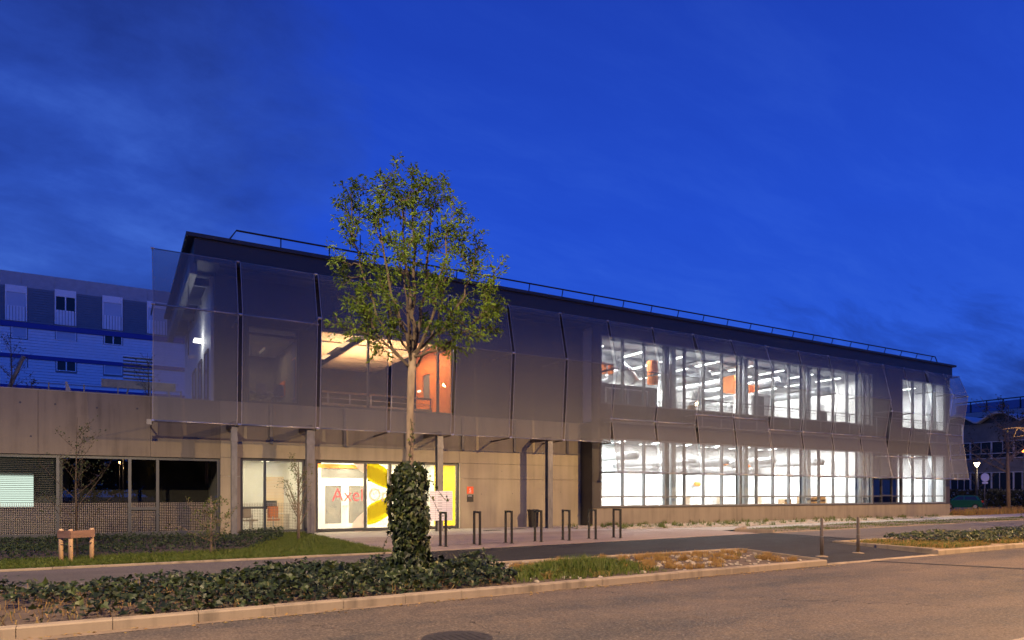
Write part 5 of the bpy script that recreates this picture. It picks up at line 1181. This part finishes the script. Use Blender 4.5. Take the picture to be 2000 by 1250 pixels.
car((P(1866, 990, Z=0)[0] + 2, P(1866, 990, Z=0)[1] + 4, 0), math.pi * .62, 'car_white', 3.9, 'white car parked behind the green hatchback', H=1.55)
# lamp, round sign, posts
p_ = P(1908, 992, Z=0); lp_ = empty('path_lamp', p_, 'lit lantern on a slim dark post at the street end', 'street lamp')
hz = HC + (965 - 912) / F_ * (S_ * p_[0] + C_ * p_[1])
B().lathe(p_, [(.10, 0), (.08, .4), (.06, hz)], 10).o('post', 'black_steel', lp_, True); B().lathe((p_[0], p_[1], hz), [(.08, 0), (.30, .45), (.26, .5)], 14).o('lantern', 'lamp_small', lp_, True); B().lathe((p_[0], p_[1], hz + .5), [(.30, .001), (.12, .1), (.02, .14)], 14).o('cap', 'black_steel', lp_, True)
ld = bpy.data.lights.new('path_glow', 'POINT'); ld.energy = 220; ld.color = (1, .78, .5); ld.shadow_soft_size = .3; lo = bpy.data.objects.new('path_glow', ld); COL.objects.link(lo); lo.parent = lp_; lo.location = (0, -.5, hz - .2)
p_ = P(1923, 995, Z=0); sg = empty('traffic_sign', p_, 'pale round traffic sign seen from behind on a grey post', 'traffic sign'); f_ = S_ * p_[0] + C_ * p_[1]; zc_ = HC + (965 - 932.5) / F_ * f_
B().lathe(p_, [(.05, 0), (.05, zc_ + .45)], 8).o('post', 'galv', sg, True)
dv = np.array((.5, .866, 0)); B().tube([np.array((p_[0], p_[1], zc_)) - dv * .08, np.array((p_[0], p_[1], zc_)) - dv * .06], .44, 28).o('disc', 'sign_white', sg)
B().obox((p_[0] - .04, p_[1] - .06, zc_ - .56), (.30 * .866, -.30 * .5, 0), dv * .01, (0, 0, .1)).o('plate', 'sign_white', sg)
for k, u in enumerate((1926, 1940, 1956, 1987)):
    q_ = P(u, 990.5, Z=0); bo = empty('post', q_, ORD[k] + ' short pale post of the far row from the round traffic sign', 'post', 'posts along the far car park'); B().bev(q_[0] - .13, q_[0] + .13, q_[1] - .13, q_[1] + .13, 0, 1.0, .05).o('shaft', 'far_white', bo)
sgl = empty('signal_beacon', (93.5, 40.0, 0), 'slim grey post with a small orange signal before the old block', 'signal'); B().lathe((93.5, 40.0, 0), [(.06, 0), (.06, 6.6)], 8).o('post', 'galv', sgl); B().lathe((93.5, 40.0, 6.6), [(.1, 0), (.16, .1), (.16, .25), (.05, .35)], 10).o('beacon', 'signal_orange', sgl)
q = scatter([(89, 34), (94, 34), (94, 58), (89, 58)], 5000, 0); q[:, 2] = .2 + rng.random(len(q)) * 1.9
o = leafmesh('dark_hedge', 'far_leaf', q, rng.normal(size=(len(q), 3)) + np.array((-.5, -.3, .4)), .25 + .2 * rng.random(len(q)), shape='leaf', tint=rng.random(len(q)) * .5); tag(o, 'dark hedge at the foot of the old concrete block', 'hedge', kind='stuff')

# ================================================================== ACROSS THE ROAD, BEHIND THE VIEWER (mirrored in the dark wing windows)
q = []
for cx, cy_ in [(x, -20) for x in list(np.arange(-60, -9, 6)) + list(np.arange(12, 90, 6))] + [(x, y) for x in (-14, 8.5) for y in range(-28, -140, -7)] + [(x, -160) for x in range(-30, 31, 5)]:
    m_ = 640; ctr = np.array((cx + random.uniform(-1.2, 1.2), cy_ + random.uniform(-2, 2), 7.0)); d = rng.normal(size=(m_, 3)); d /= np.linalg.norm(d, axis=1, keepdims=True); q.append(ctr + d * (rng.random((m_, 1)) ** .4) * np.array((3.6, 3, 6.6)))
q = np.vstack(q); o = leafmesh('tree_belt', 'far_leaf', q, rng.normal(size=(len(q), 3)), .95 + .7 * rng.random(len(q)), shape='leaf', tint=rng.random(len(q)) * .6); tag(o, 'belt of dark trees across the road behind the near pavement', 'trees', kind='stuff')
